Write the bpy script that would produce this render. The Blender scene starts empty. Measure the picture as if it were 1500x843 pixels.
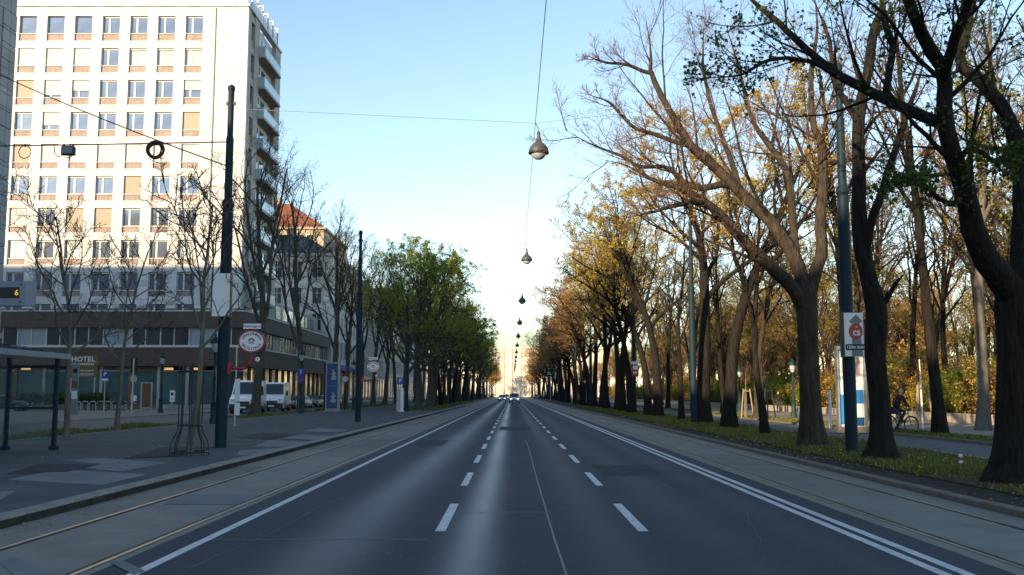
import bpy, bmesh, math, random
import numpy as np
from mathutils import Vector, Matrix

# ------------------------------------------------------------------ camera, sky, sun, exposure
S = bpy.context.scene
COL = S.collection
R = math.radians
F = 1458.0
CAMH = 1.7
PITCH = math.atan(155.5 / F)
cam_d = bpy.data.cameras.new('camera')
cam = bpy.data.objects.new('camera', cam_d)
COL.objects.link(cam)
cam.location = (0, 0, CAMH)
cam.rotation_euler = (R(90) + PITCH, 0, 0)
cam_d.sensor_width = 36
cam_d.lens = 36 * F / 1500
cam_d.clip_start = 0.1
cam_d.clip_end = 4000
S.camera = cam

SUN_EL, SUN_AZ = 14.0, 35.0          # light travels towards (+sin az, +cos az), down by el
world = bpy.data.worlds.new('World')
S.world = world
world.use_nodes = True
wn = world.node_tree.nodes
wl = world.node_tree.links
sky = wn.new('ShaderNodeTexSky')
sky.sky_type = 'NISHITA'
sky.sun_disc = False
sky.sun_elevation = R(SUN_EL)
sky.sun_rotation = R(180 + SUN_AZ)
sky.altitude = 200
sky.air_density = 1.0
sky.dust_density = 0.1
sky.ozone_density = 1.0
wl.new(sky.outputs[0], wn['Background'].inputs[0])
wn['Background'].inputs[1].default_value = 0.15

sun_d = bpy.data.lights.new('sun', 'SUN')
sun = bpy.data.objects.new('sun', sun_d)
COL.objects.link(sun)
sun_d.energy = 5.0
sun_d.angle = R(0.5)
sun_d.color = (1.0, 0.76, 0.47)
_a, _e = R(SUN_AZ), R(SUN_EL)
sun.rotation_euler = Vector((math.sin(_a) * math.cos(_e), math.cos(_a) * math.cos(_e), -math.sin(_e))).to_track_quat('-Z', 'Y').to_euler()
sun.location = (-60, -80, 60)

S.view_settings.view_transform = 'Standard'
S.view_settings.look = 'None'
S.view_settings.exposure = 0.92
S.view_settings.gamma = 1.0
S.render.engine = 'CYCLES'
S.cycles.max_bounces = 5
S.cycles.diffuse_bounces = 3
S.cycles.glossy_bounces = 3
S.cycles.transmission_bounces = 4
S.cycles.transparent_max_bounces = 8
S.cycles.caustics_reflective = False
S.cycles.caustics_refractive = False

# ------------------------------------------------------------------ pixel -> direction helpers (1500 x 843 photo pixels)
_fw = Vector((0, math.cos(PITCH), math.sin(PITCH)))
_up = Vector((0, -math.sin(PITCH), math.cos(PITCH)))
def ray(u, v):
    return _fw + Vector((1, 0, 0)) * ((u - 750) / F) + _up * ((421.5 - v) / F)
def P(u, v, y):                     # point of the pixel's ray at distance y down the street
    r = ray(u, v); t = y / r.y
    return Vector((r.x * t, y, CAMH + r.z * t))
def G(u, v, z=0.0):                 # where the pixel's ray meets the ground
    r = ray(u, v); t = (z - CAMH) / r.z
    return Vector((r.x * t, r.y * t, z))

# ------------------------------------------------------------------ materials
MATS = {}
def mat(name, col, rough=0.8, noise=0.0, scale=4.0, col2=None, bump=0.0, bscale=None, metal=0.0, spec=0.5, emit=None, estr=0.0, stretch=None, island=0.0, coat=0.0, detail=6.0):
    m = bpy.data.materials.new(name); m.use_nodes = True
    nt = m.node_tree; b = nt.nodes['Principled BSDF']
    b.inputs['Base Color'].default_value = (*col, 1)
    b.inputs['Roughness'].default_value = rough
    b.inputs['Metallic'].default_value = metal
    b.inputs['Specular IOR Level'].default_value = spec
    b.inputs['Coat Weight'].default_value = coat
    if emit:
        b.inputs['Emission Color'].default_value = (*emit, 1); b.inputs['Emission Strength'].default_value = estr
    tc = nt.nodes.new('ShaderNodeTexCoord'); src = tc.outputs['Object']
    if stretch:
        mp = nt.nodes.new('ShaderNodeMapping'); mp.inputs['Scale'].default_value = stretch
        nt.links.new(src, mp.inputs[0]); src = mp.outputs[0]
    last = None
    if col2 or noise:
        n = nt.nodes.new('ShaderNodeTexNoise'); n.inputs['Scale'].default_value = scale; n.inputs['Detail'].default_value = detail
        n.inputs['Roughness'].default_value = 0.65
        nt.links.new(src, n.inputs['Vector'])
        cr = nt.nodes.new('ShaderNodeValToRGB')
        cr.color_ramp.elements[0].position = 0.32; cr.color_ramp.elements[1].position = 0.68
        c2 = col2 if col2 else tuple(min(1, c * (1 + noise)) for c in col)
        c1 = col if col2 else tuple(c * (1 - noise) for c in col)
        cr.color_ramp.elements[0].color = (*c1, 1); cr.color_ramp.elements[1].color = (*c2, 1)
        nt.links.new(n.outputs['Fac'], cr.inputs[0]); last = cr.outputs[0]
    if island:
        g = nt.nodes.new('ShaderNodeNewGeometry')
        hs = nt.nodes.new('ShaderNodeHueSaturation')
        mr = nt.nodes.new('ShaderNodeMapRange'); mr.inputs['To Min'].default_value = 1 - island; mr.inputs['To Max'].default_value = 1 + island
        nt.links.new(g.outputs['Random Per Island'], mr.inputs[0]); nt.links.new(mr.outputs[0], hs.inputs['Value'])
        mh = nt.nodes.new('ShaderNodeMapRange'); mh.inputs['To Min'].default_value = 0.475; mh.inputs['To Max'].default_value = 0.525
        nt.links.new(g.outputs['Random Per Island'], mh.inputs[0]); nt.links.new(mh.outputs[0], hs.inputs['Hue'])
        if last: nt.links.new(last, hs.inputs['Color'])
        else: hs.inputs['Color'].default_value = (*col, 1)
        last = hs.outputs[0]
    if last: nt.links.new(last, b.inputs['Base Color'])
    if bump:
        n2 = nt.nodes.new('ShaderNodeTexNoise'); n2.inputs['Scale'].default_value = bscale or scale * 6; n2.inputs['Detail'].default_value = 5
        nt.links.new(src, n2.inputs['Vector'])
        bp = nt.nodes.new('ShaderNodeBump'); bp.inputs['Strength'].default_value = bump; bp.inputs['Distance'].default_value = 0.12 if name.startswith('bark') else 0.03
        nt.links.new(n2.outputs['Fac'], bp.inputs['Height']); nt.links.new(bp.outputs[0], b.inputs['Normal'])
    MATS[name] = m
    return m

def leaf_mat(name, col, island=0.35, trans=0.45):
    m = mat(name, col, 0.55, island=island)
    nt = m.node_tree; b = nt.nodes['Principled BSDF']; out = nt.nodes['Material Output']
    t = nt.nodes.new('ShaderNodeBsdfTranslucent'); mx = nt.nodes.new('ShaderNodeMixShader'); mx.inputs[0].default_value = trans
    src = b.inputs['Base Color'].links[0].from_socket
    nt.links.new(src, t.inputs[0]); nt.links.new(b.outputs[0], mx.inputs[1]); nt.links.new(t.outputs[0], mx.inputs[2])
    nt.links.new(mx.outputs[0], out.inputs['Surface'])
    return m

def node_road():
    # worn asphalt: aggregate speckle, patchy tone along the road, polished wheel tracks (gloss only)
    m = bpy.data.materials.new('asphalt_road'); m.use_nodes = True
    nt = m.node_tree; b = nt.nodes['Principled BSDF']; L = nt.links.new; N = nt.nodes.new
    tc = N('ShaderNodeTexCoord'); geo = N('ShaderNodeNewGeometry')
    sp = N('ShaderNodeSeparateXYZ'); L(geo.outputs['Position'], sp.inputs[0])
    mp = N('ShaderNodeMapping'); mp.inputs['Scale'].default_value = (1.3, 0.09, 1); L(geo.outputs['Position'], mp.inputs[0])
    n1 = N('ShaderNodeTexNoise'); n1.inputs['Scale'].default_value = 1.2; n1.inputs['Detail'].default_value = 6; L(mp.outputs[0], n1.inputs[0])
    n2 = N('ShaderNodeTexNoise'); n2.inputs['Scale'].default_value = 60; n2.inputs['Detail'].default_value = 4; L(geo.outputs['Position'], n2.inputs[0])
    n3 = N('ShaderNodeTexNoise'); n3.inputs['Scale'].default_value = 0.35; n3.inputs['Detail'].default_value = 5; L(geo.outputs['Position'], n3.inputs[0])
    mx = N('ShaderNodeMix'); mx.data_type = 'RGBA'; mx.inputs[6].default_value = (0.020, 0.026, 0.040, 1); mx.inputs[7].default_value = (0.041, 0.049, 0.068, 1)
    a = N('ShaderNodeMath'); a.operation = 'ADD'; L(n1.outputs['Fac'], a.inputs[0]); L(n3.outputs['Fac'], a.inputs[1])
    h = N('ShaderNodeMath'); h.operation = 'MULTIPLY_ADD'; h.inputs[1].default_value = 1.4; h.inputs[2].default_value = -0.9; h.use_clamp = True; L(a.outputs[0], h.inputs[0])
    L(h.outputs[0], mx.inputs[0])
    sr = N('ShaderNodeValToRGB'); sr.color_ramp.elements[0].position = 0.35; sr.color_ramp.elements[1].position = 0.72
    sr.color_ramp.elements[0].color = (0.7, 0.7, 0.7, 1); sr.color_ramp.elements[1].color = (1.5, 1.5, 1.5, 1); L(n2.outputs['Fac'], sr.inputs[0])
    mu = N('ShaderNodeMix'); mu.data_type = 'RGBA'; mu.blend_type = 'MULTIPLY'; mu.inputs[0].default_value = 1.0
    L(mx.outputs[2], mu.inputs[6]); L(sr.outputs[0], mu.inputs[7])
    n4 = N('ShaderNodeTexNoise'); n4.inputs['Scale'].default_value = 11; n4.inputs['Detail'].default_value = 8; n4.inputs['Roughness'].default_value = .8; L(geo.outputs['Position'], n4.inputs[0])
    r4 = N('ShaderNodeValToRGB'); r4.color_ramp.elements[0].position = .3; r4.color_ramp.elements[1].position = .74; r4.color_ramp.elements[0].color = (.62, .62, .62, 1); r4.color_ramp.elements[1].color = (1.7, 1.7, 1.7, 1); e4 = r4.color_ramp.elements.new(.6); e4.color = (1.08, 1.08, 1.08, 1); L(n4.outputs['Fac'], r4.inputs[0])
    m4 = N('ShaderNodeMix'); m4.data_type = 'RGBA'; m4.blend_type = 'MULTIPLY'; m4.inputs[0].default_value = 1.0; L(mu.outputs[2], m4.inputs[6]); L(r4.outputs[0], m4.inputs[7])
    v5 = N('ShaderNodeTexVoronoi'); v5.inputs['Scale'].default_value = 7; L(geo.outputs['Position'], v5.inputs[0])
    r5 = N('ShaderNodeValToRGB'); r5.color_ramp.elements[0].position = .10; r5.color_ramp.elements[1].position = .14; r5.color_ramp.elements[0].color = (1, 1, 1, 1); r5.color_ramp.elements[1].color = (0, 0, 0, 1); L(v5.outputs['Distance'], r5.inputs[0])
    n6 = N('ShaderNodeTexNoise'); n6.inputs['Scale'].default_value = .9; L(geo.outputs['Position'], n6.inputs[0]); t6 = N('ShaderNodeMath'); t6.operation = 'GREATER_THAN'; t6.inputs[1].default_value = .56; L(n6.outputs['Fac'], t6.inputs[0])
    x6 = N('ShaderNodeMath'); x6.operation = 'MULTIPLY'; L(r5.outputs[0], x6.inputs[0]); L(t6.outputs[0], x6.inputs[1])
    m5 = N('ShaderNodeMix'); m5.data_type = 'RGBA'; m5.inputs[7].default_value = (.12, .125, .13, 1); L(x6.outputs[0], m5.inputs[0]); L(m4.outputs[2], m5.inputs[6]); L(m5.outputs[2], b.inputs['Base Color'])
    # wheel tracks: distance to the nearest track centre, in each of the three lanes
    prev = None
    for xc, wd, st in ((-0.45, .55, .92), (-2.0, .9, .8), (1.15, .6, .35), (2.4, .7, .3), (3.55, .5, .25)):
        s = N('ShaderNodeMath'); s.operation = 'SUBTRACT'; s.inputs[1].default_value = xc; L(sp.outputs['X'], s.inputs[0])
        ab = N('ShaderNodeMath'); ab.operation = 'ABSOLUTE'; L(s.outputs[0], ab.inputs[0])
        g = N('ShaderNodeMapRange'); g.interpolation_type = 'SMOOTHSTEP'; g.inputs['From Min'].default_value = 0.0; g.inputs['From Max'].default_value = wd
        g.inputs['To Min'].default_value = 0.84 - 0.46 * st; g.inputs['To Max'].default_value = 0.84; L(ab.outputs[0], g.inputs[0])
        if prev is None: prev = g
        else:
            mn = N('ShaderNodeMath'); mn.operation = 'MINIMUM'; L(prev.outputs[0], mn.inputs[0]); L(g.outputs[0], mn.inputs[1]); prev = mn
    mr = prev
    b.inputs['Specular IOR Level'].default_value = 0.42
    ad = N('ShaderNodeMath'); ad.operation = 'MULTIPLY_ADD'; ad.inputs[1].default_value = 0.22; L(n1.outputs['Fac'], ad.inputs[0]); L(mr.outputs[0], ad.inputs[2])
    sb = N('ShaderNodeMath'); sb.operation = 'SUBTRACT'; sb.inputs[1].default_value = 0.1; L(ad.outputs[0], sb.inputs[0])
    L(sb.outputs[0], b.inputs['Roughness'])
    bp = N('ShaderNodeBump'); bp.inputs['Strength'].default_value = 0.35; bp.inputs['Distance'].default_value = 0.01
    L(n2.outputs['Fac'], bp.inputs['Height']); L(bp.outputs[0], b.inputs['Normal'])
    MATS['road'] = m

def node_panels(name, col, joint, bw, bh, mortar=0.012, offset=0.0, rough=0.7, axis='XZ', noise=0.12):
    m = bpy.data.materials.new(name); m.use_nodes = True
    nt = m.node_tree; b = nt.nodes['Principled BSDF']; L = nt.links.new; N = nt.nodes.new
    geo = N('ShaderNodeNewGeometry'); sp = N('ShaderNodeSeparateXYZ'); L(geo.outputs['Position'], sp.inputs[0])
    ad = N('ShaderNodeMath'); ad.operation = 'ADD'; L(sp.outputs['X'], ad.inputs[0]); L(sp.outputs['Y'], ad.inputs[1])
    cb = N('ShaderNodeCombineXYZ'); L(ad.outputs[0], cb.inputs[0]); L(sp.outputs['Z'], cb.inputs[1])
    br = N('ShaderNodeTexBrick'); br.offset = offset; br.inputs['Scale'].default_value = 1; br.inputs['Brick Width'].default_value = bw; br.inputs['Row Height'].default_value = bh
    br.inputs['Mortar Size'].default_value = mortar; br.inputs['Mortar Smooth'].default_value = 0.3; br.inputs['Bias'].default_value = 0
    br.inputs['Color1'].default_value = (*[c * (1 - noise) for c in col], 1); br.inputs['Color2'].default_value = (*[min(1, c * (1 + noise)) for c in col], 1); br.inputs['Mortar'].default_value = (*joint, 1)
    L(cb.outputs[0], br.inputs[0])
    n = N('ShaderNodeTexNoise'); n.inputs['Scale'].default_value = 0.8; n.inputs['Detail'].default_value = 6; L(geo.outputs['Position'], n.inputs[0])
    cr = N('ShaderNodeValToRGB'); cr.color_ramp.elements[0].position = 0.3; cr.color_ramp.elements[1].position = 0.7
    cr.color_ramp.elements[0].color = (0.86, 0.85, 0.83, 1); cr.color_ramp.elements[1].color = (1.04, 1.04, 1.04, 1); L(n.outputs['Fac'], cr.inputs[0])
    mu = N('ShaderNodeMix'); mu.data_type = 'RGBA'; mu.blend_type = 'MULTIPLY'; mu.inputs[0].default_value = 1
    L(br.outputs[0], mu.inputs[6]); L(cr.outputs[0], mu.inputs[7]); L(mu.outputs[2], b.inputs['Base Color'])
    b.inputs['Roughness'].default_value = rough
    MATS[name] = m

node_road()
mat('ground', (0.075, 0.06, 0.042), 0.95, col2=(0.12, 0.10, 0.07), scale=0.6)
mat('soil', (0.05, 0.042, 0.028), 0.95, col2=(0.1, 0.08, 0.05), scale=3.0, bump=0.5, bscale=20)
mat('dirt', (0.03, 0.028, 0.026), 0.95, col2=(0.06, 0.053, 0.044), scale=2.5, bump=0.5, bscale=30)
mat('concrete', (0.14, 0.138, 0.122), 0.75, col2=(0.21, 0.205, 0.18), scale=0.7, bump=0.25, bscale=40)
mat('concrete_b', (0.165, 0.16, 0.142), 0.75, col2=(0.24, 0.232, 0.205), scale=0.9, bump=0.25, bscale=40)
mat('concrete_c', (0.115, 0.113, 0.1), 0.75, col2=(0.175, 0.17, 0.15), scale=0.8, bump=0.25, bscale=40)
mat('kerb', (0.19, 0.185, 0.168), 0.8, col2=(0.29, 0.28, 0.255), scale=3.0, bump=0.3, bscale=50)
mat('kerb_dark', (0.14, 0.12, 0.095), 0.85, col2=(0.22, 0.19, 0.15), scale=3.0, bump=0.3, bscale=50)
mat('paving', (0.062, 0.068, 0.076), 0.85, col2=(0.105, 0.11, 0.118), scale=0.5, bump=0.3, bscale=60)
mat('patch_light', (0.155, 0.162, 0.17), 0.85, col2=(0.21, 0.215, 0.222), scale=0.9, bump=0.3, bscale=60)
mat('patch_dark', (0.03, 0.035, 0.043), 0.85, col2=(0.05, 0.055, 0.064), scale=1.2, bump=0.3, bscale=60)
mat('pave_sand', (0.26, 0.225, 0.18), 0.9, col2=(0.36, 0.31, 0.25), scale=0.8, bump=0.3, bscale=30)
mat('pave_grey', (0.15, 0.145, 0.14), 0.85, col2=(0.21, 0.2, 0.19), scale=0.5, bump=0.3, bscale=40)
mat('path', (0.09, 0.093, 0.1), 0.8, col2=(0.125, 0.127, 0.132), scale=0.5, bump=0.25, bscale=50)
mat('steel_rail', (0.34, 0.30, 0.25), 0.42, noise=0.2, scale=3, metal=1.0)
mat('rail_groove', (0.012, 0.012, 0.012), 0.9)
mat('paint', (0.46, 0.47, 0.48), 0.6, col2=(0.68, 0.68, 0.67), scale=2.2, bump=0.2, bscale=60, detail=10)
mat('crack', (0.14, 0.145, 0.15), 0.7, col2=(0.22, 0.225, 0.23), scale=6)
mat('tar', (0.018, 0.018, 0.02), 0.5)
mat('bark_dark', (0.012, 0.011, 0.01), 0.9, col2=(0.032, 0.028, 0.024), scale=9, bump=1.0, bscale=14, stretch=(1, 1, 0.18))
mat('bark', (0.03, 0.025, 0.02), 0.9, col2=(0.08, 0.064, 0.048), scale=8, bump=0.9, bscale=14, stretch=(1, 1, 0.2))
mat('bark_plane', (0.05, 0.047, 0.038), 0.85, col2=(0.105, 0.1, 0.084), scale=3.5, bump=0.4, bscale=10, stretch=(1, 1, 0.45))
mat('bark_pale', (0.1, 0.093, 0.078), 0.85, col2=(0.17, 0.157, 0.13), scale=4, bump=0.4, bscale=10, stretch=(1, 1, 0.4))
mat('twig', (0.085, 0.062, 0.043), 0.85)
mat('twig_red', (0.17, 0.10, 0.06), 0.85)
mat('twig_dark', (0.035, 0.029, 0.023), 0.85)
leaf_mat('leaf_green', (0.24, 0.29, 0.032))
leaf_mat('leaf_dark', (0.075, 0.115, 0.022))
leaf_mat('leaf_yellow', (0.50, 0.37, 0.09), 0.35, 0.4)
leaf_mat('leaf_olive', (0.33, 0.27, 0.035), 0.4, 0.4)
leaf_mat('leaf_rust', (0.46, 0.265, 0.08), 0.4, 0.35)
leaf_mat('leaf_shrub', (0.16, 0.19, 0.025), 0.4, 0.4)
leaf_mat('leaf_hedge', (0.05, 0.085, 0.02), 0.4, 0.3)
leaf_mat('grass', (0.155, 0.16, 0.038), 0.55, 0.3)
mat('dandelion', (0.75, 0.55, 0.03), 0.7)
mat('mast', (0.009, 0.025, 0.039), 0.6, spec=0.2, noise=0.18, scale=2.0, bump=0.08, bscale=8)
mat('mast_green', (0.012, 0.04, 0.036), 0.55, spec=0.25, noise=0.15, scale=3)
mat('black_metal', (0.018, 0.019, 0.02), 0.5, noise=0.2, scale=5)
mat('grey_metal', (0.30, 0.32, 0.33), 0.45, noise=0.12, scale=4, metal=0.6)
mat('galv', (0.42, 0.44, 0.45), 0.5, noise=0.12, scale=5, metal=0.5)
mat('lamp_grey', (0.06, 0.075, 0.08), 0.5, noise=0.1, scale=4)
mat('wire', (0.03, 0.032, 0.035), 0.6)
mat('wire_pale', (0.20, 0.21, 0.22), 0.5)
mat('lamp_glass', (0.36, 0.40, 0.42), 0.15, noise=0.03, scale=4)
mat('white_paint', (0.76, 0.77, 0.78), 0.35, noise=0.03, scale=2, coat=0.3)
mat('sign_white', (0.78, 0.79, 0.80), 0.45, noise=0.03, scale=3)
mat('sign_red', (0.34, 0.015, 0.02), 0.4, noise=0.06, scale=3)
mat('sign_blue', (0.015, 0.06, 0.36), 0.4, noise=0.06, scale=3)
mat('sign_black', (0.015, 0.015, 0.017), 0.5)
mat('sign_grey', (0.16, 0.18, 0.20), 0.5, noise=0.05, scale=3)
mat('sign_brown', (0.16, 0.105, 0.045), 0.5, noise=0.08, scale=3)
mat('sign_yellow', (0.75, 0.50, 0.03), 0.5, noise=0.05, scale=3)
mat('poster_blue', (0.006, 0.04, 0.14), 0.3, col2=(0.012, 0.085, 0.24), scale=1.4)
mat('poster_sky', (0.02, 0.20, 0.50), 0.3, noise=0.1, scale=2)
mat('poster_skin', (0.55, 0.30, 0.20), 0.4, col2=(0.72, 0.48, 0.36), scale=2.5)
mat('poster_green', (0.02, 0.14, 0.07), 0.4, col2=(0.30, 0.05, 0.03), scale=2.0)
mat('display_box', (0.20, 0.24, 0.30), 0.45, noise=0.05, scale=3)
mat('led', (0.5, 0.25, 0.02), 0.5, emit=(1.0, 0.55, 0.05), estr=0.35)
mat('warm_lamp', (0.6, 0.4, 0.2), 0.5, emit=(1.0, 0.55, 0.2), estr=0.4)
mat('head_lamp', (0.9, 0.9, 0.85), 0.2, emit=(1.0, 0.95, 0.85), estr=1.2)
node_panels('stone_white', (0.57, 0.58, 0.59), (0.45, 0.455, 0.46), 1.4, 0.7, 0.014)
node_panels('stone_grey', (0.30, 0.31, 0.33), (0.10, 0.10, 0.105), 1.3, 1.15, 0.03)
node_panels('spandrel', (0.29, 0.235, 0.222), (0.22, 0.175, 0.16), 0.23, 0.9, 0.02)
node_panels('podium_brown', (0.085, 0.062, 0.052), (0.05, 0.038, 0.033), 0.6, 0.6, 0.014)
node_panels('plaster_white', (0.62, 0.62, 0.62), (0.45, 0.45, 0.45), 1.2, 0.55, 0.012, 0.5)
node_panels('plaster_cream', (0.62, 0.54, 0.42), (0.45, 0.40, 0.32), 1.2, 0.55, 0.012, 0.5)
node_panels('plaster_ochre', (0.48, 0.40, 0.29), (0.35, 0.3, 0.22), 1.2, 0.55, 0.012, 0.5)
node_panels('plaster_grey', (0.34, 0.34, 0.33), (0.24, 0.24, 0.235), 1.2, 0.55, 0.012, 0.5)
node_panels('wall_stone', (0.42, 0.37, 0.31), (0.26, 0.23, 0.19), 1.0, 0.5, 0.02, 0.5)
mat('roof_tile', (0.15, 0.055, 0.033), 0.85, col2=(0.22, 0.09, 0.05), scale=3, bump=0.3, bscale=12)
mat('roof_grey', (0.10, 0.105, 0.11), 0.6, noise=0.15, scale=2)
mat('roof_copper', (0.30, 0.47, 0.39), 0.7, col2=(0.42, 0.58, 0.50), scale=0.5)
mat('frame_white', (0.52, 0.51, 0.48), 0.5, noise=0.05, scale=3)
mat('blind', (0.55, 0.53, 0.50), 0.7, noise=0.05, scale=2, bump=0.5, bscale=6, stretch=(0.05, 0.05, 6))
mat('blind_tan', (0.32, 0.29, 0.23), 0.7, noise=0.08, scale=2, bump=0.5, bscale=6, stretch=(0.05, 0.05, 6))
mat('curtain', (0.27, 0.33, 0.37), 0.25, noise=0.15, scale=7, stretch=(3, 3, 0.1), spec=0.8)
mat('glass_dark', (0.035, 0.042, 0.048), 0.06, noise=0.35, scale=0.4, spec=1.0)
mat('glass_teal', (0.025, 0.07, 0.075), 0.08, col2=(0.075, 0.14, 0.145), scale=0.35, spec=0.9)
mat('glass_rail', (0.33, 0.46, 0.52), 0.1, noise=0.08, scale=1.0, spec=0.8)
mat('palace_window_hazy', (0.45, 0.41, 0.35), 0.5, noise=0.2, scale=0.3)  # pale tone puts the far haze into the window colour
mat('hotel_glass', (0.20, 0.25, 0.33), 0.08, noise=0.25, scale=0.4, metal=0.55, spec=0.8)
mat('palace_wall', (0.60, 0.55, 0.47), 0.8, noise=0.05, scale=0.2)
mat('rubber', (0.015, 0.015, 0.016), 0.8)
mat('bumper', (0.025, 0.027, 0.03), 0.6)
mat('hub', (0.35, 0.36, 0.37), 0.4, metal=0.8)
mat('car_glass', (0.012, 0.02, 0.026), 0.05, spec=1.0)
mat('car_silver', (0.42, 0.44, 0.47), 0.3, metal=0.5, coat=0.5)
mat('car_blue', (0.04, 0.07, 0.14), 0.3, metal=0.3, coat=0.6)
mat('car_dark', (0.03, 0.034, 0.04), 0.3, metal=0.3, coat=0.6)
mat('car_red', (0.25, 0.02, 0.02), 0.3, coat=0.6)
mat('tail_red', (0.45, 0.02, 0.02), 0.25)
mat('awning', (0.03, 0.05, 0.28), 0.75, noise=0.1, scale=3)
mat('wood', (0.34, 0.25, 0.16), 0.8, noise=0.2, scale=4, stretch=(1, 1, 0.1))
mat('skin', (0.55, 0.32, 0.22), 0.55)
mat('hair', (0.16, 0.07, 0.025), 0.7)
mat('cloth_black', (0.012, 0.012, 0.014), 0.85)
mat('cloth_pale', (0.45, 0.46, 0.47), 0.8)
mat('cloth_navy', (0.02, 0.025, 0.045), 0.85)
mat('bike_green', (0.03, 0.16, 0.06), 0.4)
m_ = mat('shelter_glass', (0.35, 0.42, 0.44), 0.05, spec=0.6)
def glassy(name, alpha):
    m = MATS[name]; nt = m.node_tree; b = nt.nodes['Principled BSDF']; out = nt.nodes['Material Output']
    t = nt.nodes.new('ShaderNodeBsdfTransparent'); t.inputs[0].default_value = (0.80, 0.88, 0.88, 1)
    mx = nt.nodes.new('ShaderNodeMixShader'); mx.inputs[0].default_value = alpha
    nt.links.new(t.outputs[0], mx.inputs[1]); nt.links.new(b.outputs[0], mx.inputs[2]); nt.links.new(mx.outputs[0], out.inputs['Surface'])
glassy('shelter_glass', 0.10)

for k_, v_ in (('bark', .08), ('bark_dark', .08), ('bark_plane', .1), ('bark_pale', .1), ('twig', .08), ('twig_red', .08), ('twig_dark', .08), ('soil', .05), ('dirt', .08), ('ground', .05), ('paving', .2), ('patch_light', .2), ('patch_dark', .2), ('path', .25), ('concrete', .25), ('concrete_b', .25), ('concrete_c', .25), ('kerb', .25), ('kerb_dark', .15), ('grass', .15), ('leaf_green', .3), ('leaf_dark', .25), ('leaf_yellow', .2), ('leaf_olive', .2), ('leaf_rust', .15), ('leaf_shrub', .2), ('leaf_hedge', .2), ('pave_sand', .2), ('pave_grey', .2)):
    MATS[k_].node_tree.nodes['Principled BSDF'].inputs['Specular IOR Level'].default_value = v_

def wear(name, thr):
    m = MATS[name]; nt = m.node_tree; b = nt.nodes['Principled BSDF']; src = b.inputs['Base Color'].links[0].from_socket; N = nt.nodes.new
    g = N('ShaderNodeNewGeometry'); n = N('ShaderNodeTexNoise'); n.inputs['Scale'].default_value = 9; n.inputs['Detail'].default_value = 10; n.inputs['Roughness'].default_value = .75; nt.links.new(g.outputs['Position'], n.inputs[0])
    r = N('ShaderNodeValToRGB'); r.color_ramp.elements[0].position = thr; r.color_ramp.elements[1].position = thr + .06; nt.links.new(n.outputs['Fac'], r.inputs[0])
    mx = N('ShaderNodeMix'); mx.data_type = 'RGBA'; mx.inputs[6].default_value = (.05, .055, .065, 1); nt.links.new(r.outputs[0], mx.inputs[0]); nt.links.new(src, mx.inputs[7]); nt.links.new(mx.outputs[2], b.inputs['Base Color'])
wear('paint', .36)

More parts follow.
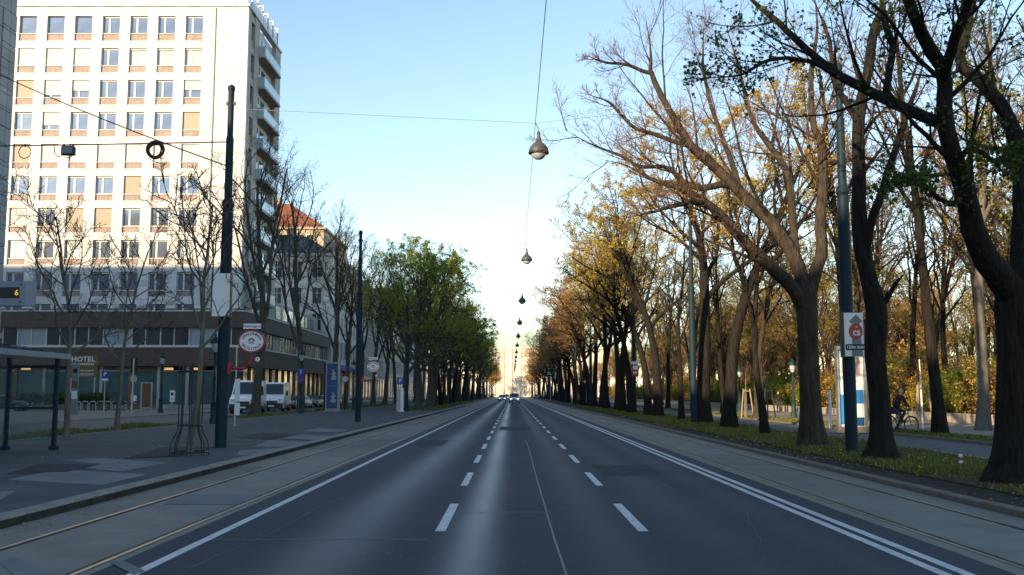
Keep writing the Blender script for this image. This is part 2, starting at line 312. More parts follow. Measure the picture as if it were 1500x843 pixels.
# ------------------------------------------------------------------ mesh builder
class MB:
    def __init__(s): s.v = []; s.f = []
    def add(s, vs, fs):
        o = len(s.v); s.v += [tuple(v) for v in vs]; s.f += [tuple(i + o for i in f) for f in fs]; return s
    def box(s, x0, x1, y0, y1, z0, z1):
        return s.add([(x0, y0, z0), (x1, y0, z0), (x1, y1, z0), (x0, y1, z0), (x0, y0, z1), (x1, y0, z1), (x1, y1, z1), (x0, y1, z1)],
                     [(0, 3, 2, 1), (4, 5, 6, 7), (0, 1, 5, 4), (1, 2, 6, 5), (2, 3, 7, 6), (3, 0, 4, 7)])
    def bbox(s, x0, x1, y0, y1, z0, z1, b):      # box with chamfered top edges
        return s.add([(x0, y0, z0), (x1, y0, z0), (x1, y1, z0), (x0, y1, z0), (x0, y0, z1 - b), (x1, y0, z1 - b), (x1, y1, z1 - b), (x0, y1, z1 - b),
                      (x0 + b, y0 + b, z1), (x1 - b, y0 + b, z1), (x1 - b, y1 - b, z1), (x0 + b, y1 - b, z1)],
                     [(0, 3, 2, 1), (0, 1, 5, 4), (1, 2, 6, 5), (2, 3, 7, 6), (3, 0, 4, 7), (4, 5, 9, 8), (5, 6, 10, 9), (6, 7, 11, 10), (7, 4, 8, 11), (8, 9, 10, 11)])
    def quad(s, a, b, c, d): return s.add([a, b, c, d], [(0, 1, 2, 3)])
    def tube(s, pts, rad, n=8, cap=True):
        pts = [Vector(p) for p in pts]
        if not hasattr(rad, '__len__'): rad = [rad] * len(pts)
        o = len(s.v); ref = Vector((0.31, 0.2, 0.93))
        for i, p in enumerate(pts):
            t = (pts[min(i + 1, len(pts) - 1)] - pts[max(i - 1, 0)]).normalized()
            if abs(t.dot(ref)) > 0.95: rr = Vector((1, 0, 0))
            else: rr = ref
            a = t.cross(rr).normalized(); b = t.cross(a)
            for k in range(n):
                an = 2 * math.pi * k / n
                s.v.append(tuple(p + (a * math.cos(an) + b * math.sin(an)) * rad[i]))
        for i in range(len(pts) - 1):
            for k in range(n):
                s.f.append((o + i * n + k, o + i * n + (k + 1) % n, o + (i + 1) * n + (k + 1) % n, o + (i + 1) * n + k))
        if cap:
            s.f.append(tuple(o + k for k in reversed(range(n)))); s.f.append(tuple(o + (len(pts) - 1) * n + k for k in range(n)))
        return s
    def lathe(s, prof, n=16, c=(0, 0, 0)):       # prof: (r, z) from bottom to top
        o = len(s.v)
        for r, z in prof:
            for k in range(n):
                a = 2 * math.pi * k / n; s.v.append((c[0] + r * math.cos(a), c[1] + r * math.sin(a), c[2] + z))
        for i in range(len(prof) - 1):
            for k in range(n):
                s.f.append((o + i * n + k, o + i * n + (k + 1) % n, o + (i + 1) * n + (k + 1) % n, o + (i + 1) * n + k))
        s.f.append(tuple(o + k for k in reversed(range(n)))); s.f.append(tuple(o + (len(prof) - 1) * n + k for k in range(n)))
        return s
    def prism(s, poly, axis, a, b):              # polygon in the plane normal to axis, extruded a..b
        n = len(poly); vs = []
        for h in (a, b):
            for (p, q) in poly:
                vs.append({'x': (h, p, q), 'y': (p, h, q), 'z': (p, q, h)}[axis])
        fs = [tuple(range(n)), tuple(reversed(range(n, 2 * n)))] + [(i, (i + 1) % n, n + (i + 1) % n, n + i) for i in range(n)]
        return s.add(vs, fs)
    def torus(s, c, axis, Rr, r, n=24, m=6):
        c = Vector(c); ax = Vector(axis).normalized(); u = ax.orthogonal().normalized(); w = ax.cross(u); o = len(s.v)
        for i in range(n):
            a = 2 * math.pi * i / n; d = u * math.cos(a) + w * math.sin(a)
            for k in range(m):
                t = 2 * math.pi * k / m; s.v.append(tuple(c + d * (Rr + r * math.cos(t)) + ax * (r * math.sin(t))))
        for i in range(n):
            for k in range(m):
                s.f.append((o + i * m + k, o + ((i + 1) % n) * m + k, o + ((i + 1) % n) * m + (k + 1) % m, o + i * m + (k + 1) % m))
        return s
    def mesh(s, name, smooth=False, off=(0, 0, 0)):
        me = bpy.data.meshes.new(name)
        if off[0] or off[1] or off[2]: vs = [(v[0] - off[0], v[1] - off[1], v[2] - off[2]) for v in s.v]
        else: vs = s.v
        me.from_pydata(vs, [], s.f)
        bm = bmesh.new(); bm.from_mesh(me); bmesh.ops.recalc_face_normals(bm, faces=bm.faces); bm.to_mesh(me); bm.free()
        if smooth:
            me.polygons.foreach_set('use_smooth', [True] * len(me.polygons))
            if hasattr(me, 'set_sharp_from_angle'): me.set_sharp_from_angle(angle=R(40))
        return me

def link(name, me, m, parent=None, loc=(0, 0, 0), rotz=0.0):
    o = bpy.data.objects.new(name, me); COL.objects.link(o)
    if me is not None and m is not None and len(me.materials) == 0: me.materials.append(MATS[m] if isinstance(m, str) else m)
    o.location = loc; o.rotation_euler = (0, 0, rotz)
    if parent is not None: o.parent = parent
    return o
def obj(name, mb, m, parent=None, smooth=False, world=False, loc=(0, 0, 0)):
    """world=True: the mesh is in world coordinates and the parent is an unrotated thing"""
    off = (0, 0, 0)
    if world:
        p = parent; off = Vector((0, 0, 0))
        while p is not None: off = off + p.location; p = p.parent
        off = tuple(off)
    return link(name, mb.mesh(name, smooth, off), m, parent, loc)
def tag(o, label, cat, group=None):
    o['label'] = label; o['category'] = cat
    if group: o['group'] = group
    return o
def thing(name, label, cat, loc=(0, 0, 0), rotz=0.0, group=None):
    o = bpy.data.objects.new(name, None); COL.objects.link(o); o.empty_display_size = 0.2
    o.location = loc; o.rotation_euler = (0, 0, rotz)
    return tag(o, label, cat, group)
def struct(o): o['kind'] = 'structure'; return o
def stuff(o): o['kind'] = 'stuff'; return o
def dup(root, loc, rotz=0.0, label=None, group=None, scale=None, skip=()):
    r = root.copy(); COL.objects.link(r); r.location = loc; r.rotation_euler = (0, 0, rotz)
    if label: r['label'] = label
    if group: r['group'] = group
    if scale: r.scale = scale if hasattr(scale, '__len__') else (scale,) * 3
    for ch in list(root.children):
        if ch.name.split('.')[0] in skip: continue
        c = ch.copy(); COL.objects.link(c); c.parent = r
        for g in list(ch.children):
            d = g.copy(); COL.objects.link(d); d.parent = c
    return r
def text_mb(txt, size, bold=0.0):
    cu = bpy.data.curves.new('lettering', 'FONT'); cu.body = txt; cu.size = size; cu.align_x = 'CENTER'; cu.align_y = 'CENTER'; cu.offset = bold; cu.resolution_u = 2
    ob = bpy.data.objects.new('lettering', cu); me = bpy.data.meshes.new_from_object(ob)
    mb = MB(); mb.add([v.co[:] for v in me.vertices], [tuple(p.vertices) for p in me.polygons])
    bpy.data.objects.remove(ob); bpy.data.curves.remove(cu); bpy.data.meshes.remove(me)
    return mb
def text_on(parent, txt, size, x, y, z, m, bold=0.0, wid=1.0, name='lettering'):   # lettering facing -Y
    t = text_mb(txt, size, bold); mb = MB(); mb.add([(x + v[0] * wid, y, z + v[1]) for v in t.v], t.f)
    me = bpy.data.meshes.new(name); me.from_pydata(mb.v, [], mb.f); return link(name, me, m, parent)

rnd = random.Random(7)

# ================================================================== THE SETTING
Y0, Y1 = -30.0, 700.0
def sheet(name, x0, x1, y0, y1, z, m):
    mb = MB(); mb.quad((x0, y0, z), (x1, y0, z), (x1, y1, z), (x0, y1, z)); return struct(obj(name, mb, m))
sheet('ground', -1500, 1500, -300, 2500, -0.06, 'ground')
XL_KERB, XR_KERB = -6.45, 7.0
road = sheet('road', -4.0, 4.75, Y0, Y1, 0.0, 'road')
# pavement on the tram stop side, a slab with its own thickness
def slab_strip(name, x0, x1, y0, y1, z1, m, z0=-0.05):
    mb = MB(); mb.box(x0, x1, y0, y1, z0, z1); return struct(obj(name, mb, m))
slab_strip('pavement', -16.9, -6.75, Y0, 480, 0.12, 'paving')
slab_strip('side_road', -26.6, -19.0, Y0, 480, 0.02, 'path')
slab_strip('hotel_pavement', -140, -26.9, 56.0, 480, 0.12, 'pave_grey')
slab_strip('building_pavement', -140, -26.9, Y0, 55.9, 0.121, 'pave_grey')
# planted islands between pavement and side road (soil, gaps paved)
isl = [(33, 52), (66, 79), (81.5, 90), (95, 480)]
yy = Y0
for a, b in isl + [(480, 480)]:
    if a > yy: slab_strip('island_paving', -19.0, -16.9, yy, a, 0.118, 'paving')
    if b > a: slab_strip('planting_island', -18.85, -17.05, a, b, 0.11, 'soil')
    if b > a:
        mb = MB(); mb.box(-19.0, -18.85, a, b, -0.05, 0.125); mb.box(-17.05, -16.9, a, b, -0.05, 0.125); struct(obj('island_kerb', mb, 'kerb'))
    yy = b
slab_strip('tree_verge', -11.8, -7.6, 96, 480, 0.15, 'soil', 0.1)
# side-road kerb in front of the hotel
kb2 = struct(link('side_kerb', None, None))
for i in range(60):
    mb = MB(); mb.bbox(-26.9, -26.6, 0, 1.98, -0.05, 0.135, 0.015)
    if i == 0: kme = mb.mesh('kerb_stone')
    link('kerb_stone', kme, 'kerb', kb2, (0, 40 + i * 2.0, 0))

# kerbs along the tram tracks
kl = struct(link('tram_stop_kerb', None, None))
mb = MB(); mb.bbox(-6.75, -6.45, 0.006, 1.494, -0.05, 0.135, 0.018); k1 = mb.mesh('kerb_stone')
for i in range(90):
    o = link('kerb_stone', k1, 'kerb', kl, (rnd.uniform(-0.006, 0.006), i * 1.5 + 3, rnd.uniform(-0.004, 0.004)))
mb = MB(); mb.box(-6.75, -6.45, 138, 480, -0.05, 0.135); stuff(obj('kerb_run', mb, 'kerb', kl))
obj('kerb_face_shade', MB().box(-6.4495, -6.438, 3, 138, -.02, .105), 'dirt', kl)  # dark plate on the kerb face, shade put into its colour
kr = struct(link('verge_kerb', None, None))
mb = MB(); mb.bbox(7.0, 7.22, 0.006, 1.494, -0.05, 0.095, 0.018); k1 = mb.mesh('kerb_stone')
for i in range(90):
    link('kerb_stone', k1, 'kerb_dark', kr, (rnd.uniform(-0.01, 0.01), i * 1.5 + 3, rnd.uniform(-0.008, 0.008)))
mb = MB(); mb.box(7.0, 7.22, 138, 480, -0.05, 0.095); stuff(obj('kerb_run', mb, 'kerb_dark', kr))

# tram tracks: concrete slabs with joints, grooved rails
def tram_track(name, xa, ra, rb, xb, slab_len, mats):
    t = struct(link(name, None, None))
    lanes = [(xa, ra - 0.06), (ra + 0.075, rb - 0.075), (rb + 0.06, xb)]
    bed = MB(); bed.box(xa, xb, Y0, 480, -0.12, -0.045); obj('track_bed', bed, 'dirt', t)
    rr = random.Random(len(name))
    for j, (a, b) in enumerate(lanes):
        meshes = []
        for mm in mats:
            m1 = MB(); m1.bbox(a + 0.004, b - 0.004, 0.014, slab_len - 0.014, -0.046, 0.004, 0.006); me = m1.mesh('slab'); me.materials.append(MATS[mm]); meshes.append(me)
        n = int(96 / slab_len)
        for i in range(n):
            o = link('slab', rr.choice(meshes), None, t, (0, 2.0 + i * slab_len, rr.uniform(-0.002, 0.003)))
        m2 = MB(); m2.box(a + 0.004, b - 0.004, 2.0 + n * slab_len, 480, -0.046, 0.004); stuff(obj('slab_run', m2, mats[0], t))
        m2 = MB(); m2.box(a + 0.004, b - 0.004, Y0, 2.0, -0.046, 0.004); stuff(obj('slab_run', m2, mats[0], t))
    for k, x in enumerate((ra, rb)):
        sgn = 1 if k == 0 else -1     # groove on the inner side
        rail = obj('rail', MB().box(min(x - sgn * 0.046, x + sgn * 0.012), max(x - sgn * 0.046, x + sgn * 0.012), Y0, 480, -0.04, 0.006), 'steel_rail', t)
        obj('groove', MB().box(min(x + sgn * 0.013, x + sgn * 0.07), max(x + sgn * 0.013, x + sgn * 0.07), Y0, 480, -0.04, -0.016), 'rail_groove', rail)
    return t
tram_track('tram_track_stop_side', -6.45, -5.62, -4.16, -3.985, 3.6, ['concrete', 'concrete_b', 'concrete_c', 'concrete', 'concrete_b'])
tram_track('tram_track_park_side', 4.755, 5.02, 6.45, 7.0, 3.75, ['concrete_b', 'concrete', 'concrete_b'])
TK = bpy.data.objects['tram_track_stop_side']
for pix in ([(0, 825), (20, 815), (85, 842), (40, 860)], [(160, 824), (178, 820), (212, 836), (196, 842)], [(238, 739), (270, 724), (372, 724), (348, 739)]):
    mb = MB(); mb.add([G(u, v, .0085) for u, v in pix], [(0, 1, 2, 3)]); obj('concrete_patch', mb, 'patch_light', TK)
# asphalt margin between double line and park-side rail
# lane markings, painted strips on the road
def strip(x0, x1, y0, y1, z=0.004): mb = MB(); mb.quad((x0, y0, z), (x1, y0, z), (x1, y1, z), (x0, y1, z)); return mb
dash = strip(-0.065, 0.065, 0, 3.1).mesh('lane_dash')
for x, yy0 in ((-0.89, 4.0), (1.63, 4.0)):
    for i in range(26):
        link('lane_dash', dash, 'paint', road, (x, 0.3 + i * 6.15, 0))
    far = MB()
    for i in range(26, 70): far.add(*(lambda q: (q.v, q.f))(strip(x - 0.065, x + 0.065, 0.3 + i * 6.15, 3.4 + i * 6.15)))
    stuff(obj('far_lane_dashes', far, 'paint', road))
obj('edge_line', strip(-3.64, -3.52, Y0, 480), 'paint', road)
for x in (4.03, 4.25): obj('edge_line', strip(x, x + 0.12, Y0, 480), 'paint', road)
obj('cross_mark', strip(4.42, 5.6 - 0.62, 9.35, 9.43), 'paint', road)
# repaired seam in the middle lane
seam = MB(); pts = [G(830, 843), G(812, 790), G(796, 735), G(783, 690), G(776, 662), G(770, 645)]
for a, b in zip(pts[:-1], pts[1:]):
    seg = 6
    for k in range(seg):
        p = a.lerp(b, k / seg); q = a.lerp(b, (k + 1) / seg); w = 0.012
        seam.quad((p.x - w, p.y, 0.003), (p.x + w, p.y, 0.003), (q.x + w, q.y, 0.003), (q.x - w, q.y, 0.003))
obj('road_seam', seam, 'crack', road)
obj('road_seam', strip(-0.7, 0.55, 14.6, 14.63, 0.003), 'crack', road)
obj('road_seam', strip(-3.5, -0.98, 11.9, 11.93, 0.003), 'crack', road)
rc = random.Random(12)
for (x, y, n, dx, dy) in ((-3.2, 9.0, 14, .05, .55), (2.6, 10.5, 10, .09, .4), (3.1, 17, 12, -.06, .6), (-2.4, 20, 9, .2, .05), (.9, 8.2, 8, .16, .03), (2.0, 26, 9, .22, .06), (-1.5, 30, 12, .03, .8), (-2.9, 14.5, 8, .22, .02)):
    ck = MB(); px, py = x, y
    for k in range(n):
        qx, qy = px + dx + rc.uniform(-.06, .06), py + dy + rc.uniform(-.06, .06); w = rc.uniform(.003, .008)
        if abs(dx) > abs(dy): ck.quad((px, py - w, .003), (qx, qy - w, .003), (qx, qy + w, .003), (px, py + w, .003))
        else: ck.quad((px - w, py, .003), (px + w, py, .003), (qx + w, qy, .003), (qx - w, qy, .003))
        px, py = qx, qy
    obj('road_crack', ck, 'tar', road)
for (x0, x1, y0, y1) in ((1.9, 3.2, 21.0, 24.2), (-3.3, -2.3, 33, 37), (-.6, .9, 47, 52)): obj('road_patch', strip(x0, x1, y0, y1, .002), 'patch_dark', road)
# repair patches in the pavement
PV = bpy.data.objects['pavement']
PZ = [0.1235]
def patch(pix, m):
    PZ[0] += 0.0012; mb = MB(); ps = [G(u, v, PZ[0]) for u, v in pix]; mb.add(ps, [tuple(range(len(ps)))]); obj('asphalt_patch', mb, m, PV)
patch([(10, 703), (88, 688), (216, 695), (150, 711)], 'patch_light')
patch([(0, 720), (22, 719), (0, 733)], 'patch_light')
patch([(85, 674), (150, 671), (246, 678), (178, 691), (122, 686), (150, 680)], 'patch_light')
patch([(10, 694), (60, 679), (146, 681), (100, 691)], 'patch_dark')
patch([(345, 668), (352, 660), (430, 655), (395, 665)], 'patch_light')
patch([(370, 655), (395, 645), (460, 648), (430, 655)], 'patch_light')
patch([(410, 643), (440, 637), (495, 640), (470, 645)], 'patch_light')
patch([(180, 672), (240, 655), (316, 655), (262, 668)], 'patch_dark')
patch([(440, 632), (470, 627), (512, 630), (495, 634)], 'patch_light')
patch([(345, 641), (380, 634), (430, 636), (395, 644)], 'patch_dark')

# park side: dirt strip, grass verge, lane, second verge, park walk, park ground
slab_strip('dirt_strip', 7.22, 8.1, Y0, 480, 0.075, 'dirt')
slab_strip('grass_verge', 8.1, 11.75, Y0, 480, 0.10, 'soil')
slab_strip('park_lane', 11.9, 15.2, Y0, 480, 0.06, 'path')
mb = MB(); mb.box(11.75, 11.9, Y0, 480, -0.05, 0.105); struct(obj('lane_kerb', mb, 'kerb'))
mb = MB(); mb.box(15.2, 15.4, Y0, 480, -0.05, 0.16); struct(obj('lane_kerb', mb, 'kerb_dark'))
slab_strip('second_verge', 15.4, 17.2, Y0, 480, 0.13, 'soil')
slab_strip('park_walk', 17.2, 24.4, Y0, 480, 0.12, 'pave_sand')
slab_strip('park_ground', 24.9, 220, Y0, 480, 0.10, 'soil')

def grass_patch(name, areas, n, hmin, hmax, m, seed, z, dens_near=1.0):
    rg = np.random.default_rng(seed)
    tot = sum((b - a) * (d - c) for a, b, c, d in areas); V = []; 
    for a, b, c, d in areas:
        k = int(n * (b - a) * (d - c) / tot)
        x = rg.uniform(a, b, k); u = rg.random(k) ** dens_near; y = c + (d - c) * u
        # thin, worn spots
        keep = (np.sin(x * 2.1 + y * 0.7) + np.sin(y * 0.43 + x * 0.9 + 1.3) + rg.normal(0, 0.8, k)) > -0.35
        x = x[keep]; y = y[keep]; k = len(x)
        h = rg.uniform(hmin, hmax, k) * (1 + 0.4 * np.sin(y * 0.8 + x)); an = rg.uniform(0, np.pi, k); w = rg.uniform(0.008, 0.022, k) * (1 + y / 60)
        lx = rg.normal(0, 0.4, k) * h; ly = rg.normal(0, 0.4, k) * h
        z0 = np.full(k, z)
        tri = np.stack([np.stack([x - np.cos(an) * w, y - np.sin(an) * w, z0], 1), np.stack([x + np.cos(an) * w, y + np.sin(an) * w, z0], 1), np.stack([x + lx, y + ly, z0 + h], 1)], 1)
        V.append(tri)
    V = np.concatenate(V).reshape(-1, 3); nt = len(V) // 3
    me = bpy.data.meshes.new(name); me.vertices.add(len(V)); me.vertices.foreach_set('co', V.astype(np.float32).ravel())
    me.loops.add(3 * nt); me.loops.foreach_set('vertex_index', np.arange(3 * nt, dtype=np.int32))
    me.polygons.add(nt); me.polygons.foreach_set('loop_start', np.arange(0, 3 * nt, 3, dtype=np.int32)); me.polygons.foreach_set('loop_total', np.full(nt, 3, dtype=np.int32))
    me.update(calc_edges=True)
    return stuff(link(name, me, m))
o = grass_patch('grass', [(8.05, 11.8, 10, 60), (8.05, 11.8, 60, 130)], 150000, 0.03, 0.11, 'grass', 1, 0.10, 1.5)
tag(o, 'thin worn spring grass on the verge beside the park lane', 'grass')
o = grass_patch('grass', [(15.4, 17.25, 15, 110)], 30000, 0.03, 0.12, 'grass', 2, 0.13, 1.3)
tag(o, 'narrow strip of grass between park lane and sandy walk', 'grass')
o = grass_patch('grass', [(-18.85, -17.05, a, min(b, 140)) for a, b in isl], 26000, 0.06, 0.20, 'grass', 3, 0.11)
tag(o, 'grass in the kerbed islands along the side road', 'grass')
o = grass_patch('grass', [(-11.6, -7.5, 96, 200)], 24000, 0.05, 0.16, 'grass', 4, 0.15)
tag(o, 'grass under the plane trees beside the tram track', 'grass')
fl = MB(); rg = random.Random(5)
for i in range(420):
    x = rg.uniform(8.2, 11.7); y = 14 + 50 * rg.random() ** 1.2
    if math.sin(x * 1.3 + y * 0.35) + rg.uniform(-0.6, 0.6) < 0.1: continue
    r = rg.uniform(0.014, 0.028); z = 0.10 + rg.uniform(0.05, 0.12)
    fl.add([(x, y, z + r * 0.7)] + [(x + r * math.cos(k * 1.2566), y + r * math.sin(k * 1.2566), z) for k in range(5)] + [(x, y, z - r)], [(0, k + 1, (k + 1) % 5 + 1) for k in range(5)] + [(6, (k + 1) % 5 + 1, k + 1) for k in range(5)])
tag(stuff(obj('dandelions', fl, 'dandelion')), 'small yellow dandelion heads scattered in the verge grass', 'flowers')

def litter_sheet(name, label, areas, n, size, m, seed):
    rg = np.random.default_rng(seed); V = []
    for (a, b, c, d, z, share) in areas:
        k = int(n * share); x = rg.uniform(a, b, k); y = c + (d - c) * rg.random(k) ** 1.6
        keep = np.sin(x * 1.9 + y * .5) + np.sin(y * .31 - x) + rg.normal(0, .9, k) > .0; x = x[keep]; y = y[keep]; k = len(x); s_ = size * rg.uniform(.5, 1.3, k) * (1 + y / 60); an = rg.uniform(0, 6.28, k)
        q = [np.stack([x + s_ * np.cos(an + j * 1.57) * (1 if j % 2 else .6), y + s_ * np.sin(an + j * 1.57) * (1 if j % 2 else .6), np.full(k, z) + rg.uniform(.003, .03, k)], 1) for j in range(4)]
        V.append(np.stack(q, 1).reshape(-1, 3))
    V = np.concatenate(V); me = bpy.data.meshes.new(name); me.from_pydata(V.tolist(), [], np.arange(len(V)).reshape(-1, 4).tolist())
    return tag(stuff(link(name, me, m)), label, 'leaves')
litter_sheet('fallen_leaves', 'dry brown leaves lying along the verge and its dirt strip', [(7.25, 11.7, 8, 70, .10, .75), (15.4, 24, 20, 80, .13, .25)], 9000, .028, 'leaf_rust', 6)
litter_sheet('fallen_leaves', 'dry leaves lying along the tram stop kerb and the pavement', [(-16.5, -6.8, 8, 50, .125, .6), (-6.4, -5.9, 6, 60, .006, .4)], 1500, .022, 'leaf_rust', 8)

# ================================================================== BUILDINGS
def win_meshes(w, h, kind, depth=0.12):
    """a window unit facing -Y, origin at lower-left corner; frame with a narrow and a wide sash"""
    f = MB(); t = 0.07; mx = w * 0.36
    f.box(0, w, 0, depth, 0, t); f.box(0, w, 0, depth, h - t - 0.10, h); f.box(0, t, 0, depth, t, h - t - 0.1); f.box(w - t, w, 0, depth, t, h - t - 0.1)
    f.box(mx - 0.10, mx + 0.10, 0, depth, t, h - t - 0.1)
    g1 = MB(); g1.box(t, mx - 0.10, 0.05, 0.08, t, h - t - 0.1)
    g2 = MB(); g2.box(mx + 0.10, w - t, 0.05, 0.08, t, h - t - 0.1)
    return f, (g1, g2)

# ---- the hotel tower and its podium (two street faces: towards the camera, and along the street)
HX, HY = -29.6, 108.0
hotel = thing('hotel_tower', 'tall pale stone hotel tower with square window grid and side balconies', 'building', (HX, HY, 0))
HT = (HX, HY, 0)
Z = lambda v: P(260, v, HY).z
row_v = [23.4 + 46.9 * i for i in range(10)]
ztop = [Z(v) for v in row_v]                 # tops of the windows, row 0 highest
pitchz = ztop[0] - ztop[1]
xw = P(272, 40, HY).x; w_win = P(297.4, 40, HY).x - xw; pitchx = P(297.4, 40, HY).x - P(256.8, 40, HY).x
h_win = Z(23.4) - Z(48.8); z_par = Z(10)
ncol = 11
xs = [xw - i * pitchx for i in range(ncol)]
zb = Z(452)                                  # where the tower leaves the podium
# core volume behind the facade grid
core = MB(); core.box(xs[-1] - 3, HX - 0.5, HY + 0.42, HY + 15.5, 0, z_par - 0.3); obj('wall', core, 'stone_white', hotel, world=True)
# piers and beams of the front grid
edges = [(xs[-1] - 2.5, xs[-1])] + [(xs[i + 1] + w_win, xs[i]) for i in reversed(range(ncol - 1))] + [(xs[0] + w_win, HX)]
for a, b in edges:
    obj('pier', MB().box(a, b, HY, HY + 0.45, zb, z_par), 'stone_white', hotel, world=True)
bh = pitchz - h_win - (Z(50.5) - Z(60.6)) - 0.08
for r_, zt in enumerate(ztop):
    zlo, zhi = zt, zt + bh
    if r_ == 0: zhi = z_par - 0.02
    for i in range(ncol):
        obj('beam', MB().box(xs[i], xs[i] + w_win, HY + 0.02, HY + 0.45, zlo, zhi), 'stone_white', hotel, world=True)
rs = random.Random(11)
blind_full = {(4, 1), (4, 2), (4, 3), (4, 4), (4, 5), (4, 0), (1, 4), (1, 5), (1, 6), (6, 6)}
blind_half = {(2, 0): .55, (2, 4): .6, (2, 5): .85, (2, 6): .9, (3, 5): .75, (2, 7): .8}
tan_full = {(3, 0), (6, 3), (6, 4), (5, 2), (4, 6), (2, 6)}
fr, (ga, gb) = win_meshes(w_win, h_win, 0)
fme = fr.mesh('window'); gam = ga.mesh('pane'); gbm = gb.mesh('pane')
fixed = MB(); fixed.box(0, w_win, 0, .12, 0, .06); fixed.box(0, w_win, 0, .12, h_win - .06, h_win); fixed.box(0, .06, 0, .12, .06, h_win - .06); fixed.box(w_win - .06, w_win, 0, .12, .06, h_win - .06)
fixm = fixed.mesh('window'); fixp = MB().box(.06, w_win - .06, .05, .08, .06, h_win - .06).mesh('pane')
spm = MB().box(0, w_win, 0, 0.1, 0, Z(50.5) - Z(60.6) + 0.1).mesh('spandrel')
for r_, zt in enumerate(ztop):
    for i in range(ncol):
        lx, ly, lz = xs[i] - HX, 0.26, zt - h_win
        if r_ == 9: lz = zt - h_win * 0.62
        big = (r_ == 0 and i >= 4)
        w = link('window', fixm if big else fme, 'frame_white', hotel, (lx, ly, lz))
        if big: link('pane', fixp, 'hotel_glass', w)
        else:
            c = rs.random()
            cm = 'curtain' if (r_ in (1, 7) and c < .75) else 'hotel_glass'
            for me in (gam, gbm):
                key = me if cm == 'hotel_glass' else bpy.data.meshes.get('pane_' + me.name) or me.copy()
                if cm != 'hotel_glass' and not key.name.startswith('pane_'):
                    key.name = 'pane_' + me.name; key.materials.clear()
                link('pane', key, cm, w)
        k = (r_, i)
        drop = 1.0 if k in blind_full or k in tan_full else blind_half.get(k, 0.0)
        if drop == 0 and 1 <= r_ <= 8 and not big: drop = rs.choice([0, 0, 0, 0.08, 0.12])
        if drop:
            bl = MB().box(0.02, w_win - 0.02, -0.07, -0.03, h_win * (1 - drop) + 0.03, h_win - 0.02)
            link('blind', bl.mesh('blind'), 'blind_tan' if k in tan_full else 'blind', w)
        if r_ < 9: link('spandrel', spm, 'spandrel', hotel, (lx, 0.16, lz - (Z(50.5) - Z(60.6)) - 0.1))
        sill = MB().box(-0.0, w_win, -0.2, 0.02, -0.07, -0.005)
        if r_ < 9:
            if r_ == 0 and i == 0: sme = sill.mesh('sill')
            link('sill', sme, 'frame_white', w)
obj('downpipe', MB().tube([(P(316, 40, HY).x, HY - 0.06, zb), (P(316, 40, HY).x, HY - 0.06, z_par - 0.2)], 0.07, 8), 'grey_metal', hotel, world=True)
# coping and terrace railing on the roof
cop = MB(); cop.box(xs[-1] - 3, HX + 0.15, HY - 0.18, HY + 0.6, z_par, z_par + 0.28); cop.box(HX - 0.5, HX + 0.15, HY + 0.6, HY + 15.6, z_par, z_par + 0.28)
obj('coping', cop, 'stone_white', hotel, world=True)
for i in range(ncol + 1):
    x = HX - 0.2 - i * pitchx
    obj('terrace_post', MB().box(x - 0.06, x + 0.06, HY + 0.15, HY + 0.27, z_par + 0.28, z_par + 2.3), 'frame_white', hotel, world=True)
    if i < ncol: obj('terrace_glass', MB().box(x - pitchx + 0.1, x - 0.1, HY + 0.19, HY + 0.22, z_par + 0.36, z_par + 1.25), 'glass_rail', hotel, world=True)
obj('terrace_rail', MB().box(HX - ncol * pitchx, HX - 0.1, HY + 0.16, HY + 0.26, z_par + 1.26, z_par + 1.34), 'frame_white', hotel, world=True)
ph = MB(); ph.box(xs[-1] - 3, HX - 3.2, HY + 3.2, HY + 14, z_par - 0.3, z_par + 3.4); obj('penthouse', ph, 'stone_white', hotel, world=True)
for i in range(ncol - 1):
    x = HX - 4.4 - i * pitchx
    obj('penthouse_window', MB().box(x - 2.2, x, HY + 3.12, HY + 3.19, z_par + 0.5, z_par + 2.5), 'glass_teal', hotel, world=True)
# white portal frames along the street-side roof edge
for i in range(6):
    y = HY + 1.2 + i * 2.45
    pf = MB(); pf.box(HX - 1.9, HX - 1.7, y, y + 0.2, z_par + 0.28, z_par + 2.6); pf.box(HX - 0.1, HX + 0.1, y, y + 0.2, z_par + 0.28, z_par + 2.6); pf.box(HX - 1.7, HX - 0.1, y, y + 0.2, z_par + 2.4, z_par + 2.6)
    obj('roof_portal', pf, 'frame_white', hotel, world=True)
    if i < 5: obj('terrace_glass', MB().box(HX - 0.03, HX + 0.03, y + 0.3, y + 2.35, z_par + 0.36, z_par + 1.3), 'glass_rail', hotel, world=True)
